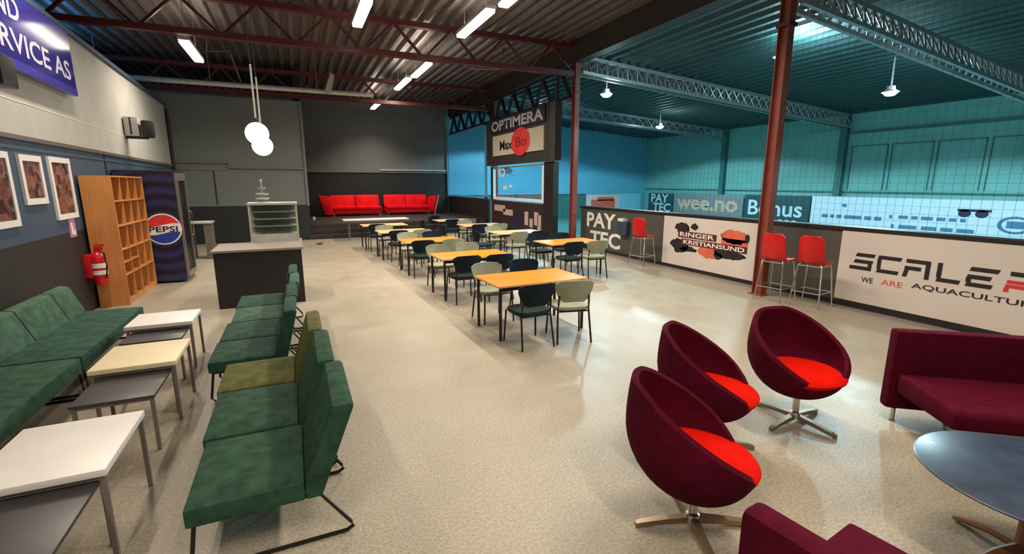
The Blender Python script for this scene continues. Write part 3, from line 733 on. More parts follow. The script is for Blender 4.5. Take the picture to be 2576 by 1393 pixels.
# ================================================================== DINING AREA
def make_table(top):
    t = thing('dining_table', '', 'table', (0, 0, 0), 0, 'wooden dining tables')
    a, b = 0.675, 0.42
    tp = box('tabletop', top, (-a, a, -b, b, 0.705, 0.73), t, bevel=0.006)
    box('edge_band', M['edgeband'], (-a - .002, a + .002, -b - .002, b + .002, 0.707, 0.722), tp)
    for sx in (-1, 1):
        for sy in (-1, 1):
            B().tube([(sx * (a - .05), sy * (b - .05), 0), (sx * (a - .05), sy * (b - .05), 0.705)], 0.021, 8).done('leg', M['blackmetal'], t, smooth=True)
    for y in (-b + .035, b - .06): box('apron', M['blackmetal'], (-a + .07, a - .07, y, y + .025, 0.655, 0.705), t)
    return t
TO = make_table(M['orange']); TP = make_table(M['glaretop'])
used = set()
def table(x, y, label, rz=0.03, kind=None):
    src = kind or TO
    if src.name in used: return dup(src, (x, y, 0), rz, label)
    used.add(src.name); src.location = (x, y, 0); src.rotation_euler.z = rz; src['label'] = label
    return src
table(2.88, 5.74, 'nearest bright orange dining table, front of the left row')
table(2.84, 8.08, 'orange dining table second in the left row')
table(2.76, 10.62, 'orange dining table third in the left row')
table(2.60, 13.0, 'dining table fourth in the left row', 0.03, TP)
table(2.46, 15.2, 'dining table fifth in the left row, its top paled by painted glare', 0.02, TP)
table(5.50, 9.05, 'orange dining table before the large white barrier lettering, nearest of the right row')
table(5.32, 11.45, 'dining table second in the right row, its top paled by painted glare', 0.03, TP)
table(5.25, 13.9, 'dining table third in the right row, its top paled by painted glare', 0.03, TP)
table(5.05, 16.1, 'dining table farthest in the right row, its top paled by painted glare', 0.03, TP)
t = thing('folding_table', 'long white table standing before the stage steps', 'table', (2.6, 17.75, 0))
box('tabletop', M['white'], (-1.14, 1.14, -0.34, 0.34, 0.70, 0.735), t, bevel=0.006)
for sx in (-1, 1):
    B().tube([(sx * .95, -.28, 0), (sx * .95, -.28, .70)], 0.018, 8).done('leg', M['greylegs'], t, smooth=True)
    B().tube([(sx * .95, .28, 0), (sx * .95, .28, .70)], 0.018, 8).done('leg', M['greylegs'], t, smooth=True)

def make_chair(bm_, sm_):
    """faces +y; back at -y"""
    t = thing('dining_chair', '', 'chair')
    # backrest: shield shape, curved round the sitter
    def fn(u, v, off=0.0):
        z = 0.53 + 0.28 * v
        half = 0.155 + 0.095 * min(1, (v * 1.5)) ** 0.7
        if v > 0.86: half -= 0.06 * ((v - 0.86) / 0.14) ** 2
        if v < 0.1: half -= 0.03 * ((0.1 - v) / 0.1)
        s = 2 * u - 1
        return (s * half, -0.225 - 0.05 * v + 0.07 * s * s * (half / 0.25) + off, z + 0.01 * (1 - s * s))
    b = B(); nu, nv = 11, 9
    A = b.grid(lambda u, v: fn(u, v, 0.0), nu, nv); C_ = b.grid(lambda u, v: fn(u, v, -0.022), nu, nv)
    ra = [A[i][0] for i in range(nu)] + [A[-1][j] for j in range(1, nv)] + [A[i][-1] for i in range(nu - 2, -1, -1)] + [A[0][j] for j in range(nv - 2, 0, -1)]
    rc = [C_[i][0] for i in range(nu)] + [C_[-1][j] for j in range(1, nv)] + [C_[i][-1] for i in range(nu - 2, -1, -1)] + [C_[0][j] for j in range(nv - 2, 0, -1)]
    for i in range(len(ra)): b.bm.faces.new((ra[i], ra[(i + 1) % len(ra)], rc[(i + 1) % len(ra)], rc[i]))
    b.done('backrest', bm_, t, smooth=True)
    pts = []
    for k in range(28):
        a = 2 * PI * k / 28; c, s_ = math.cos(a), math.sin(a)
        pts.append((0.245 * math.copysign(abs(c) ** 0.55, c), 0.225 * math.copysign(abs(s_) ** 0.55, s_)))
    B().prism(pts, 2, 0.425, 0.470).done('seat', sm_, t, smooth=True, bevel=0.014)
    B().prism([(x * .9, y * .9) for x, y in pts], 2, 0.410, 0.426).done('seat_base', M['black'], t)
    for sx in (-1, 1):
        B().tube([(sx * .215, .20, .42), (sx * .235, .225, 0)], 0.0125, 8).done('leg', M['blackmetal'], t, smooth=True)
        B().tube([(sx * .225, -.26, 0), (sx * .205, -.19, .41), (sx * .20, -.20, .50), (sx * .195, -.215, .62)], 0.0125, 8).done('leg', M['blackmetal'], t, smooth=True)
    B().tube([(-.20, -.19, .405), (.20, -.19, .405)], 0.010, 6).done('crossbar', M['blackmetal'], t, smooth=True)
    return t
CN = make_chair(M['navy'], M['greenpad']); CS = make_chair(M['sage'], M['sage'])
def chair(x, y, rz, kind, label):
    src = CN if kind == 'n' else CS
    g = 'navy dining chairs' if kind == 'n' else 'pale sage dining chairs'
    if src.name in used: return dup(src, (x, y, 0), rz, label, g)
    used.add(src.name); src.location = (x, y, 0); src.rotation_euler.z = rz; src['label'] = label; src['group'] = g
    return src
for a in (
    (2.56, 5.14, 0.05, 'n', 'navy dining chair at the near side of the nearest orange table'),
    (3.14, 5.13, -0.22, 's', 'pale sage dining chair beside the navy one at the nearest table'),
    (2.56, 6.34, PI + .05, 's', 'pale sage dining chair behind the nearest table, left side'),
    (3.20, 6.42, PI - .05, 'n', 'navy dining chair behind the nearest table, right side'),
    (2.53, 7.62, 0.05, 'n', 'navy dining chair at the near left of the second left table'),
    (3.12, 7.58, 0.0, 'n', 'navy dining chair at the near right of the second left table'),
    (2.48, 8.78, PI, 's', 'pale sage chair behind the second left table, left side'),
    (3.10, 8.82, PI, 's', 'pale sage chair behind the second left table, right side'),
    (2.40, 10.08, 0.0, 'n', 'navy dining chair at the near left of the third left table'),
    (3.05, 10.10, 0.1, 's', 'pale sage chair at the near right of the third left table'),
    (2.42, 11.35, PI, 's', 'pale sage chair behind the third left table, left side'),
    (3.05, 11.38, PI, 'n', 'navy dining chair behind the third left table, right side'),
    (2.35, 12.45, 0.0, 'n', 'navy dining chair at the near side of the fourth left table'),
    (2.95, 12.45, 0.1, 's', 'pale sage chair at the near right of the fourth left table'),
    (2.25, 13.65, PI, 's', 'pale sage chair behind the fourth left table'),
    (2.15, 14.65, 0.0, 'n', 'navy dining chair at the near side of the fifth left table'),
    (3.45, 15.0, PI / 2, 'n', 'navy dining chair at the right end of the fifth left table'),
    (3.55, 13.0, PI / 2, 'n', 'navy dining chair at the right end of the fourth left table'),
    (5.18, 8.52, 0.05, 'n', 'navy dining chair at the near left of the nearest right table'),
    (5.78, 8.50, -0.1, 's', 'pale sage chair near the right end of the nearest right table'),
    (5.15, 9.70, PI, 'n', 'navy dining chair behind the nearest right table, left side'),
    (5.80, 9.72, PI, 'n', 'navy dining chair behind the nearest right table, right side'),
    (5.03, 10.86, 0.05, 's', 'pale sage chair at the near left of the second right table'),
    (5.62, 10.86, 0.0, 'n', 'navy dining chair at the near right of the second right table'),
    (4.98, 12.06, PI, 's', 'pale sage chair behind the second right table'),
    (4.34, 11.35, -PI / 2, 'n', 'navy dining chair at the left end of the second right table'),
    (4.90, 13.32, 0.0, 'n', 'navy dining chair at the near left of the third right table'),
    (5.55, 13.32, 0.0, 's', 'pale sage chair at the near right of the third right table'),
    (4.97, 14.5, PI, 's', 'pale sage chair behind the third right table'),
    (4.75, 15.52, 0.0, 'n', 'navy dining chair at the near left of the farthest right table'),
    (5.35, 15.52, 0.0, 's', 'pale sage chair at the near right of the farthest right table'),
    (4.55, 17.4, 0.4, 'n', 'navy dining chair standing alone beside the long white table'),
): chair(*a)

# ================================================================== BAR STOOLS
def make_stool():
    """faces -x (into the lounge); back at ... the sitter looks towards +x"""
    t = thing('bar_stool', '', 'stool', (0, 0, 0), 0, 'red bar stools on chrome legs at the barrier')
    def fn(u, v, off=0.0):
        # v: 0 front lip .. 1 top of back
        s = 2 * u - 1
        if v < 0.5:
            q = v / 0.5; x = 0.20 - 0.36 * q; z = 0.735 - 0.02 * math.sin(PI * q)
            half = 0.185 + 0.02 * q
        else:
            q = (v - 0.5) / 0.5; x = -0.16 - 0.075 * q ** 0.7; z = 0.745 + 0.43 * q
            half = 0.205 - 0.02 * q - (0.06 * max(0, (q - .85) / .15) ** 2)
        return (x - off * (1 if v >= 0.5 else 0) + (0.05 * s * s if v >= 0.5 else 0), s * half, z + (0.015 * s * s if v < .5 else 0) - off * (1 if v < 0.5 else 0))
    b = B(); nu, nv = 11, 17
    A = b.grid(lambda u, v: fn(u, v), nu, nv); C_ = b.grid(lambda u, v: fn(u, v, 0.022), nu, nv)
    ra = [A[i][0] for i in range(nu)] + [A[-1][j] for j in range(1, nv)] + [A[i][-1] for i in range(nu - 2, -1, -1)] + [A[0][j] for j in range(nv - 2, 0, -1)]
    rc = [C_[i][0] for i in range(nu)] + [C_[-1][j] for j in range(1, nv)] + [C_[i][-1] for i in range(nu - 2, -1, -1)] + [C_[0][j] for j in range(nv - 2, 0, -1)]
    for i in range(len(ra)): b.bm.faces.new((ra[i], ra[(i + 1) % len(ra)], rc[(i + 1) % len(ra)], rc[i]))
    b.done('shell', M['red'], t, smooth=True)
    for sx in (-1, 1):
        for sy in (-1, 1):
            B().tube([(sx * .14, sy * .15, .715), (sx * .16, sy * .18, .68), (sx * .23, sy * .235, 0)], 0.0115, 8).done('leg', M['chrome'], t, smooth=True)
    for z, k in ((0.25, 1.0), (0.68, 0.74)):
        a, c = 0.205 * k + .005, 0.212 * k + .008
        B().tube([(-a, -c, z), (a, -c, z), (a, c, z), (-a, c, z)], 0.010, 8, True).done('footrest' if z < .5 else 'seat_ring', M['chrome'], t, smooth=True)
    return t
ST = make_stool(); ST.location = (7.66, 4.88, 0); ST['label'] = 'right-hand of the two red bar stools by the nearer column'
ST.rotation_euler.z = 0.15
dup(ST, (7.47, 5.39, 0), 0.1, 'red bar stool in front of the nearer red column')
dup(ST, (7.70, 9.18, 0), 0.2, 'lone red bar stool left of the splashed white banner')
t = thing('waste_box', 'small dark blue box with white lid hung on the barrier', 'box', (8.06, 10.42, 0.62))
box('body', mat('dark_blue_plastic', (0.03, 0.05, 0.09), 0.5), (-0.06, 0.088, -0.18, 0.18, 0, 0.36), t, bevel=0.02)
box('lid', M['white'], (-0.07, 0.088, -0.05, 0.19, 0.36, 0.44), t, bevel=0.01)

# ================================================================== BANNERS ON THE BARRIER  (faces -x: U = -y)
UB, VB = (0, -1, 0), (0, 0, 1)
t = thing('advertising_banner', 'large white banner with bold black lettering on the barrier at right', 'banner', (8.147, 4.79, 0.115))
box('panel', M['banner'], (-0.02, 0, -3.6, 0, 0, 1.13), t)
O = (-0.02, 0, -0.115)
def seg(u0, u1, z0, z1, sh=0.0): return rect(u0, u1, z0, z1, sh)
tk = 0.056
def letter(name, L, u, w_, z0=0.645, z1=0.91):
    h = z1 - z0; p = []; q = z0 + h * .5 - tk / 2
    if L == 'S': p = [seg(u + .04, u + w_ + .02, z1 - tk, z1, .02), seg(u + .02, u + w_, q, q + tk, .02), seg(u + w_ - tk, u + w_, z0 + tk, q), seg(u - .03, u + w_, z0, z0 + tk)]
    if L == 'C': p = [seg(u, u + w_ + .02, z1 - tk, z1, .015), seg(u, u + tk, z0 + tk, z1 - tk), seg(u, u + w_, z0, z0 + tk, .015)]
    if L == 'A': p = [seg(u + .03, u + w_, z1 - tk, z1), seg(u + w_ - tk, u + w_, z0, z1 - tk), seg(u + .02, u + w_ * .68, q, q + tk), seg(u, u + tk, z0, q, .02)]
    if L == 'L': p = [seg(u, u + tk, z0 + tk, z1), seg(u, u + w_, z0, z0 + tk, .015)]
    if L == 'E': p = [seg(u + .02, u + w_ + .02, z1 - tk, z1, .02), seg(u, u + w_ * .85, q, q + tk, .015), seg(u, u + tk, z0 + tk, q), seg(u, u + w_ * .92, z0, z0 + tk, .015)]
    return p
ps = []
for L, u, w_ in (('S', .21, .29), ('C', .57, .29), ('A', .92, .33), ('L', 1.33, .26), ('E', 1.655, .29)): ps += letter('l', L, u, w_)
ps += [seg(2.08, 2.42, .91 - tk, .91), seg(2.55, 2.86, .91 - tk, .91), seg(2.42 - tk, 2.42, .645, .86), seg(2.81, 2.86, .70, .86), seg(2.55, 2.60, .645, .86), seg(2.55, 2.86, .645, .69)]
flat('lettering', ps, M['ink'], t, O, UB, VB)
flat('red_lettering', [seg(2.06, 2.32, .755, .80), seg(2.05, 2.27, .70, .745), seg(2.04, 2.09, .645, .70)], M['redink'], t, O, UB, VB)
text('slogan', 'WE', M['ink'], t, (-0.02, -0.38, 0.455 - .115), UB, VB, 0.17, 0.085, 0.01)
text('red_slogan', 'ARE', M['coral'], t, (-0.02, -0.66, 0.465 - .115), UB, VB, 0.29, 0.085, 0.01)
text('slogan', 'AQUACULTURE', M['ink'], t, (-0.02, -1.06, 0.48 - .115), UB, VB, 1.36, 0.09, 0.01)

t = thing('advertising_banner', 'white banner with red and black splashes left of the nearer column', 'banner', (8.146, 8.95, 0.092))
box('panel', M['banner'], (-0.02, 0, -2.62, 0, 0, 1.14), t)
O = (-0.02, 0, -0.08)
flat('red_splash', [blob(2.06, .90, .33, .15, 24, .12, 1), blob(1.42, .52, .30, .15, 22, .12, 2), rect(1.75, 2.4, .72, .86)], M['coral'], t, O, UB, VB, 0.003)
flat('black_splash', [blob(.62, .98, .22, .12, 20, .3, 3), blob(.98, 1.03, .12, .07, 14, .35, 4), blob(.55, .58, .26, .16, 22, .3, 5), blob(.85, .50, .24, .06, 18, .3, 6), blob(1.95, .53, .38, .10, 26, .25, 7), blob(2.38, .90, .06, .10, 12, .2, 8), blob(1.70, .46, .12, .07, 14, .2, 9)], M['ink'], t, O, UB, VB, 0.005)
flat('letter_ground', [rect(.50, 1.62, .755, .90), rect(.62, 2.40, .595, .73)], mat('dark_red_ink', (0.10, 0.012, 0.014), 0.5), t, O, UB, VB, 0.006)
text('lettering', 'RINGER', M['whiteink'], t, (-0.02, -.56, .78 - .08), UB, VB, 1.0, .10, .02, .008)
text('lettering', 'KRISTIANSUND', M['whiteink'], t, (-0.02, -.68, .615 - .08), UB, VB, 1.66, .095, .02, .008)

t = thing('wall_lettering', 'large white two-line lettering on the grey barrier left of the lone stool', 'sign', (8.148, 12.35, 0))
text('letters_top', 'PAY', M['whiteink'], t, (0, 0, 0.70), UB, VB, 1.45, 0.44, 0.03)
text('letters_bottom', 'TEC', M['whiteink'], t, (0, -0.20, 0.16), UB, VB, 1.50, 0.44, 0.03)

# ================================================================== SIGNS ALONG THE FAR HALL WALL
def hall_sign(y1, y0, z0, z1, m, label, x=HX - 0.32):
    t = thing('hall_sign', label, 'sign', (x, y1, z0), 0, 'advertising boards along the far hall wall')
    box('board', m, (-0.03, 0.03, -(y1 - y0), 0, 0, z1 - z0), t)
    for yy in (-0.2, -(y1 - y0) + .2): bar('post', M['tealdark'], (0, yy, -z0), (0, yy, 0.02), 0.05, t)
    return t
t = hall_sign(13.30, 0.5, 0.12, 1.47, M['signwhite'], 'long pale blue board with faint sponsor marks behind the net')
def marks(us, v0, v1): return [rect(a, b, v0, v1) for a, b in us]
flat('print_row', marks([(.5, .75), (.85, 1.0), (1.1, 1.3), (1.4, 2.05), (2.15, 2.4), (2.5, 2.75)], .48, .62) + [blob(1.35, 1.0, .10, .07, 10)], M['cyanink'], t, (-0.03, 0, 0), UB, VB, .006)
flat('print_row', marks([(3.0, 3.1), (3.3, 3.6), (3.7, 3.9), (4.0, 4.35), (4.45, 4.7), (4.8, 5.0), (5.1, 5.25)], .60, .72) + marks([(3.1, 3.2), (3.35, 3.9), (4.05, 4.5), (4.6, 4.95), (5.05, 5.5)], .25, .38), M['cyanink'], t, (-0.03, 0, 0), UB, VB, .006)
flat('sunglasses_mark', [blob(5.18, .90, .17, .13, 14, .03), blob(5.62, .90, .17, .13, 14, .03), rect(4.98, 5.85, .96, 1.04)], M['navyink'], t, (-0.03, 0, 0), UB, VB, .006)
ring = lambda cx, cz, a, b, k: [[(cx + a * math.cos(x), cz + b * math.sin(x)), (cx + a * math.cos(x + .28), cz + b * math.sin(x + .28)), (cx + a * k * math.cos(x + .28), cz + b * k * math.sin(x + .28)), (cx + a * k * math.cos(x), cz + b * k * math.sin(x))] for x in [i * 2 * PI / 24 for i in range(24)]]
flat('round_mark', ring(6.45, .60, .42, .27, .75) + [rect(6.25, 6.65, .5, .72)], M['cyanink'], t, (-0.03, 0, 0), UB, VB, .006)
flat('bar_mark', [rect(7.05, 7.65, .50, .72)], M['tealsign'], t, (-0.03, 0, 0), UB, VB, .006)
flat('round_mark', ring(8.25, .58, .45, .30, .78) + [rect(8.05, 8.5, .5, .68)], M['cyanink'], t, (-0.03, 0, 0), UB, VB, .006)
t = hall_sign(16.65, 13.36, 0.12, 1.45, M['tealsign'], 'dark teal board with large white word behind the nearer red column')
text('lettering', 'Bonus', M['signwhite'], t, (-0.03, -0.22, 0.38), UB, VB, 2.75, 0.72, 0.015, .006)
text('small_lettering', '...', M['signwhite'], t, (-0.03, -1.85, 0.17), UB, VB, .9, 0.08, 0.015, .006)
t = hall_sign(21.5, 16.75, 0.12, 1.42, M['greysign'], 'grey board with a tan word on the far hall wall')
text('lettering', 'wee.no', M['tan'], t, (-0.03, -0.25, 0.42), UB, VB, 4.2, 0.58, 0.03, .006)
t = hall_sign(23.7, 21.6, 0.12, 1.40, M['tealsign'], 'dark teal board with two short white words, left of the grey board')
text('lettering', 'PAY', M['signwhite'], t, (-0.03, -0.25, 0.74), UB, VB, 1.5, 0.50, 0.02, .006)
text('lettering', 'TEC', M['signwhite'], t, (-0.03, -0.45, 0.20), UB, VB, 1.5, 0.50, 0.02, .006)
t = thing('hall_sign', 'white board with a coral stripe and blue half on the end wall', 'sign', (15.9, EY - 0.12, 0.2))
box('board', M['banner'], (0, 2.4, -0.03, 0.03, 0, 1.12), t)
box('board_half', mat('bright_blue_board', (0.20, 0.62, 0.82), 0.5), (2.4, 4.1, -0.03, 0.03, 0.05, 1.16), t)
flat('coral_print', [rect(.35, 2.1, .18, .82), rect(.8, 2.0, .75, .98)], M['coral'], t, (0, -0.03, 0), (1, 0, 0), (0, 0, 1), .004)
for xx in (0.2, 3.9): bar('post', M['tealdark'], (xx, 0, -0.2), (xx, 0, 0.1), 0.05, t)

t = thing('rink_board', 'low dark teal board along the blue end wall, seen beside the booth', 'board', (7.7, EY - 0.10, 0))
for i in range(5): box('board_panel', M['tealdark'], (i * 1.64, i * 1.64 + 1.62, -0.03, 0.03, 0.0, 1.32), t)
box('top_rail', M['tealsign'], (0, 8.2, -0.04, 0.04, 1.32, 1.37), t)

# ================================================================== BOOTH
t = thing('scoreboard_booth', 'dark boxed scoreboard booth hung beside the red column', 'booth', (7.2, 12.75, 2.68))
box('box', M['booth'], (0, 0.22, 0, 5.6, 0, 1.70), t)
box('edge_trim', M['darkgrey'], (-0.01, 0.0, 0.0, 0.35, 0, 1.70), t)
box('name_board', mat('dark_navy_board', (0.012, 0.012, 0.028), 0.5), (-0.04, 0, 0.6, 5.0, 1.20, 1.68), t)
text('lettering', 'OPTIMERA', M['lilac'], t, (-0.04, 4.95, 1.25), UB, VB, 4.25, 0.36, 0.03)
box('logo_board', M['creamsign'], (-0.04, 0, 0.68, 4.85, 0.34, 1.08), t)
text('logo_lettering', 'Max', M['ink'], t, (-0.04, 4.15, 0.52), UB, VB, 1.15, 0.34, 0.03)
flat('logo_disc', [[(2.50 + .74 * math.cos(a), .72 + .47 * math.sin(a)) for a in [2 * PI * k / 28 for k in range(28)]]], M['redink'], t, (-0.04, 4.85, 0), UB, VB, .008)
text('logo_lettering', 'Bo', mat('deep_red_ink', (0.30, 0.008, 0.012), 0.5), t, (-0.04, 2.72, 0.55), UB, VB, 0.85, 0.34, 0.02, .011)
for yy in (0.1, 5.35): bar('support_arm', M['girder'], (0.11, yy, 1.7), (0.11, yy, 2.66), 0.06, t)
wi = struct(B().box(7.36, 7.44, 13.62, 18.25, 0, 1.32).done('wall_booth', M['brownboard']))
B().box(7.30, 7.5, 13.02, 13.62, 0, 2.66).done('corner_post', M['black'], wi)
B().box(7.34, 7.46, 18.15, 18.28, 1.32, 2.66).done('corner_post', M['black'], wi)
wf = B()
y0, y1, z0, z1 = 13.72, 18.1, 1.36, 2.62
wf.box(7.36, 7.44, y0, y1, z0, z0 + .10).box(7.36, 7.44, y0, y1, z1 - .05, z1).box(7.36, 7.44, y0, y0 + .16, z0 + .1, z1 - .05).box(7.36, 7.44, y1 - .1, y1, z0 + .1, z1 - .05)
wf = struct(wf.done('window_1', M['signwhite']))
box('pane', M['glass'], (7.395, 7.405, y0 + .16, y1 - .1, z0 + .1, z1 - .05), wf)
flat('sticker', ring(0.75, .95, .34, .17, .6), M['whiteink'], wf, (7.39, 18.0, 1.46), UB, VB, .004)
flat('sticker', [rect(.9, 1.25, .30, .45), rect(1.45, 1.7, .38, .48)], M['whiteink'], wf, (7.39, 18.0, 1.46), UB, VB, .004)
flat('sticker', [blob(1.25, 1.0, .5, .12, 16, .2)], M['cyanink'], wf, (7.39, 18.0, 1.46), UB, VB, .003)
t = thing('booth_banner', 'dark banner with pale marks under the booth window', 'banner', (7.357, 18.0, 0.3))
box('panel', M['brownboard'], (-0.02, 0, -4.3, 0, 0, 1.0), t)
flat('pale_marks', [rect(.1, 1.2, .62, .86), rect(1.0, 1.9, .5, .72), rect(2.9, 3.2, .25, .72), rect(3.3, 3.55, .2, .5), rect(3.65, 3.95, .3, .74), rect(3.9, 4.15, .1, .66)], mat('pink_white_ink', (0.50, 0.38, 0.36), 0.5), t, (-0.02, 0, 0), UB, VB)
flat('blue_mark', [blob(2.35, .42, .42, .28, 14, .1)], M['navyink'], t, (-0.02, 0, 0), UB, VB)
# opening beside the stage: low wall and glazing
wi2 = struct(B().box(7.36, 7.44, 18.6, EY, 0, 1.34).done('wall_stage_right', M['wall_black']))
wf2 = B(); y0, y1, z0, z1 = 18.9, 24.3, 1.36, 4.40
wf2.box(7.37, 7.43, y0, y1, z0, z0 + .06).box(7.37, 7.43, y0, y1, z1 - .05, z1).box(7.37, 7.43, y0, y0 + .14, z0, z1).box(7.37, 7.43, y1 - .1, y1, z0, z1)
wf2 = struct(wf2.done('window_2', M['endblue']))
box('pane', M['glass'], (7.395, 7.405, y0 + .14, y1 - .1, z0 + .06, z1 - .05), wf2)

# ================================================================== STAGE SOFAS
def red_sofa(x0, x1, label, arm_left, arm_right, ncush):
    t = thing('stage_sofa', label, 'sofa', (x0, 22.9, 0.52), 0, 'red sofas on the stage')
    W_ = x1 - x0; a0 = 0.30 if arm_left else 0.0; a1 = W_ - (0.30 if arm_right else 0.0)
    box('base', M['sofared'], (a0, a1, 0.05, 0.95, 0.10, 0.28), t, bevel=0.02)
    cw_ = (a1 - a0) / ncush
    for i in range(ncush):
        pillow_box(B(), a0 + i * cw_ + .01, a0 + (i + 1) * cw_ - .01, 0.0, 0.70, 0.28, 0.44).done('seat_cushion', M['sofared'], t, smooth=True, bevel=0.03)
        B().prism([(0.66, 0.40), (0.92, 0.36), (0.98, 0.90), (0.86, 0.94), (0.78, 0.90)], 0, a0 + i * cw_ + .01, a0 + (i + 1) * cw_ - .01).done('back_cushion', M['sofared'], t, smooth=True, bevel=0.04)
    if arm_left: B().prism([(0.0, 0.08), (0.32, 0.08), (0.32, 0.86), (-0.22, 0.94), (-0.2, 0.80)], 1, -0.1, 0.95).done('armrest', M['sofared'], t, smooth=True, bevel=0.05)
    for x in (a0 + .08, a1 - .12):
        for y in (0.1, 0.85): box('leg', M['chrome'], (x, x + .04, y, y + .04, 0, 0.10), t)
    if arm_right:
        B().tube([(W_ - .10, -.02, 0.02), (W_ + .02, 0.0, 0.45), (W_ + .12, 0.02, 0.90), (W_ + .12, 0.9, 0.92), (W_ - .05, 0.9, 0.02), (W_ - .10, -.02, 0.02)], 0.03, 8).done('chrome_armrest', M['chrome'], t, smooth=True)
        B().prism([(W_ - .32, 0.10), (W_ - .02, 0.10), (W_ + .10, 0.88), (W_ - .25, 0.80)], 1, 0.05, 0.9).done('armrest', M['sofared'], t, smooth=True, bevel=0.04)
    return t
red_sofa(1.15, 3.68, 'left red sofa on the stage, with one broad armrest', True, False, 2)
red_sofa(3.88, 6.30, 'right red sofa on the stage, with a chrome-edged arm', False, True, 2)
tag(B().lathe([(0, 0), (0.05, 0), (0.06, 0.13), (0.045, 0.13), (0.04, 0.01), (0, 0.01)], 12).done('white_cup', M['white'], loc=(0.62, 21.0, 0.52), smooth=True), 'small white cup at the left end of the stage', 'cup')

# ================================================================== EGG CHAIRS
def make_egg():
    """faces +x; base at origin"""
    t = thing('egg_chair', '', 'chair', (0, 0, 0), 0, 'maroon swivel bucket chairs with scarlet seats')
    RX, RY, zc, RZ = 0.370, 0.405, 0.615, 0.37
    nu, nv = 48, 15
    def rim(phi):   # height angle of the rim (low front lip, high back)
        c = (1 - math.cos(phi)) / 2
        zr = 0.405 + 0.505 * min(1.0, max(0.0, (c - 0.05) / 0.90)) ** 0.75
        return math.asin(max(-1, min(1, (zr - zc) / RZ)))
    def rad(th_): return max(0.0, math.cos(th_)) ** 0.85 if th_ < 0 else 1 - 0.20 * math.sin(th_) ** 1.5
    def outer(u, v, k=1.0, dz=0.0):
        phi = 2 * PI * u; th0 = -PI / 2 + 0.02; th1 = rim(phi)
        th_ = th0 + (th1 - th0) * v
        r = k * rad(th_)
        back = 0.04 * (1 + math.sin(th_))
        return (RX * r * math.cos(phi) - back, RY * r * math.sin(phi), zc + RZ * math.sin(th_) * (1 if k == 1 else 0.93) + dz)
    b = B()
    A = b.grid(lambda u, v: outer(u, v), nu, nv, True)
    C_ = b.grid(lambda u, v: outer(u, v, 0.875, 0.012), nu, nv, True)
    Rm = []
    for i in range(nu):
        a, c = A[i][-1].co, C_[i][-1].co
        Rm.append(b.bm.verts.new((a + c) / 2 + Vector((0, 0, 0.018))))
    for i in range(nu):
        j = (i + 1) % nu
        b.bm.faces.new((A[i][-1], A[j][-1], Rm[j], Rm[i])); b.bm.faces.new((Rm[i], Rm[j], C_[j][-1], C_[i][-1]))
    b.bm.faces.new([A[i][0] for i in range(nu)]); b.bm.faces.new([C_[i][0] for i in range(nu)])
    b.done('shell', M['maroon'], t, smooth=True)
    # cushion: fills the bowl and closes over the low front lip
    n = 48
    b = B(); prev = None
    for z, k in ((0.36, 0.80), (0.40, 0.93), (0.430, 1.0), (0.450, 1.0), (0.464, 0.965), (0.472, 0.88), (0.476, 0.6), (0.478, 0.15)):
        th_ = math.asin((min(z, .45) - zc) / RZ); R0 = rad(th_)
        r = []
        for i in range(n):
            phi = 2 * PI * i / n
            f = max(0.0, math.cos(phi) - 0.35) / 0.65; f = f * f * (3 - 2 * f)
            q = R0 * k * (0.90 + 0.135 * f)
            bk = 0.04 * (1 + math.sin(th_))
            r.append(b.bm.verts.new((RX * q * math.cos(phi) - bk, RY * q * math.sin(phi), z)))
        if prev:
            for i in range(n): b.bm.faces.new((prev[i], prev[(i + 1) % n], r[(i + 1) % n], r[i]))
        else: b.bm.faces.new(list(reversed(r)))
        prev = r
    b.bm.faces.new(prev)
    b.done('seat_cushion', M['redseat'], t, smooth=True)
    B().lathe([(0, 0.04), (0.045, 0.04), (0.04, 0.09), (0.027, 0.10), (0.027, 0.235), (0, 0.235)], 16).done('post', M['chrome'], t, smooth=True)
    for k in range(4):
        a = PI / 2 * k + 0.21
        d = Vector((math.cos(a), math.sin(a), 0)); s_ = Vector((-d.y, d.x, 0))
        b = B(); sec = []
        for r, hw, zt, zb in ((0.02, 0.022, 0.075, 0.035), (0.15, 0.020, 0.062, 0.028), (0.30, 0.019, 0.040, 0.012), (0.335, 0.015, 0.030, 0.0)):
            c = d * r
            sec.append([b.bm.verts.new(c + s_ * hw + Vector((0, 0, zb))), b.bm.verts.new(c - s_ * hw + Vector((0, 0, zb))), b.bm.verts.new(c - s_ * hw + Vector((0, 0, zt))), b.bm.verts.new(c + s_ * hw + Vector((0, 0, zt)))])
        for p, q in zip(sec, sec[1:]):
            for i in range(4): b.bm.faces.new((p[i], p[(i + 1) % 4], q[(i + 1) % 4], q[i]))
        b.bm.faces.new(sec[0]); b.bm.faces.new(list(reversed(sec[-1])))
        b.done('base_arm', M['bronze'], t)
    return t
EG = make_egg(); EG.location = (1.99, 1.80, 0); EG.rotation_euler.z = math.radians(-36)
EG['label'] = 'nearest maroon bucket swivel chair with scarlet seat'
dup(EG, (2.78, 2.43, 0), math.radians(-50), 'maroon bucket swivel chair half hidden between the other two')
dup(EG, (3.74, 2.39, 0), math.radians(-97), 'rightmost maroon bucket swivel chair, beside the maroon sofa')

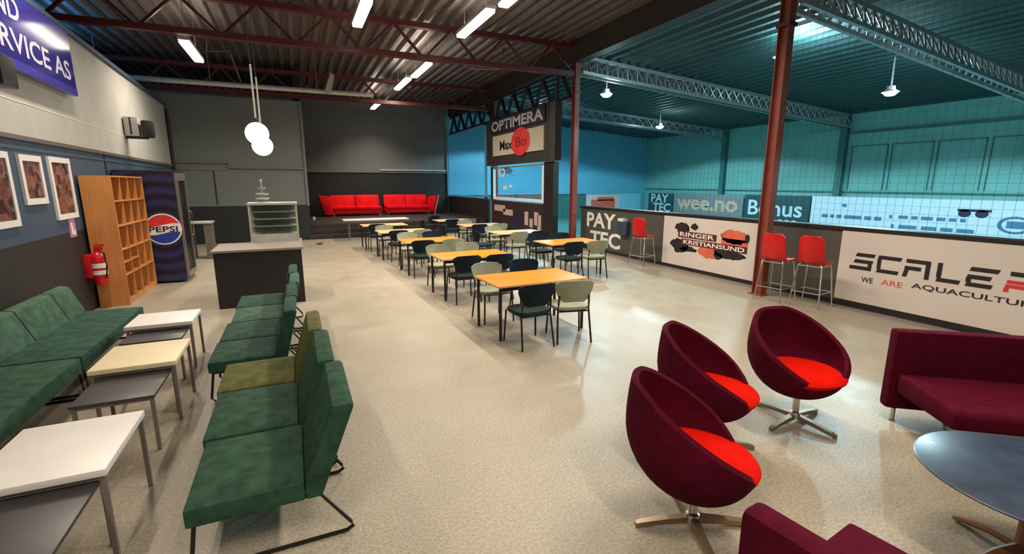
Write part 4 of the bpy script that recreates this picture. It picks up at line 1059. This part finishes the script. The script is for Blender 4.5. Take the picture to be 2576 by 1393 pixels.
# ================================================================== MAROON WEDGE SOFAS
def wedge_sofa(loc, rz, length, label, depth=0.62):
    """back panel along +x (from 0 to length) at y=0; the seat reaches out to -y"""
    t = thing('maroon_sofa', label, 'sofa', loc, rz, 'maroon cantilever sofas')
    B().box(0, length, -0.07, 0.05, 0.11, 0.80).done('backrest', M['maroon'], t, smooth=True, bevel=0.03)
    B().prism([(-0.06, 0.43), (-0.06, 0.27), (-depth - .16, 0.30), (-depth - .18, 0.33), (-depth - .18, 0.41), (-depth - .15, 0.44)], 0, 0.05, length - .05).done('seat', M['maroon'], t, smooth=True, bevel=0.02)
    for x in (0.07, length - .07):
        B().lathe([(0, 0), (0.025, 0), (0.018, 0.02), (0.018, 0.115), (0, 0.115)], 12, (x, -0.05, 0)).done('foot', M['chrome'], t, smooth=True)
    for x in (length * .25, length * .75):
        B().tube([(x, -0.10, 0.012), (x, -0.55, 0.012), (x, -0.55, 0.30)], 0.014, 8).done('leg', M['chrome'], t, smooth=True)
        B().tube([(x, -0.10, 0.012), (x, -0.05, 0.12)], 0.014, 8).done('leg', M['chrome'], t, smooth=True)
    return t
wedge_sofa((4.50, 2.14, 0), math.atan2(-0.60, 0.77), 1.7, 'maroon sofa at the right edge, behind the black round table')
wedge_sofa((1.67, -0.51, 0), math.atan2(1, -0.12), 1.6, 'maroon sofa in the bottom right corner of the photo')

t = thing('round_table', 'low round glossy black table with wooden legs', 'table', (3.37, 0.86, 0))
B().lathe([(0, 0.475), (0.42, 0.475), (0.485, 0.487), (0.495, 0.493), (0.495, 0.50), (0.488, 0.503), (0, 0.503)], 64).done('tabletop', M['blacktop'], t, smooth=True)
B().lathe([(0, 0.06), (0.035, 0.06), (0.035, 0.475), (0, 0.475)], 14).done('column', M['walnut'], t, smooth=True)
for k in range(4):
    a = PI / 2 * k + 1.25; d = Vector((math.cos(a), math.sin(a), 0))
    B().tube([d * .02 + Vector((0, 0, .10)), d * .15 + Vector((0, 0, .085)), d * .30 + Vector((0, 0, .035)), d * .34 + Vector((0, 0, .016))], [.03, .026, .018, .014], 8).done('leg', M['walnut'], t, smooth=True)
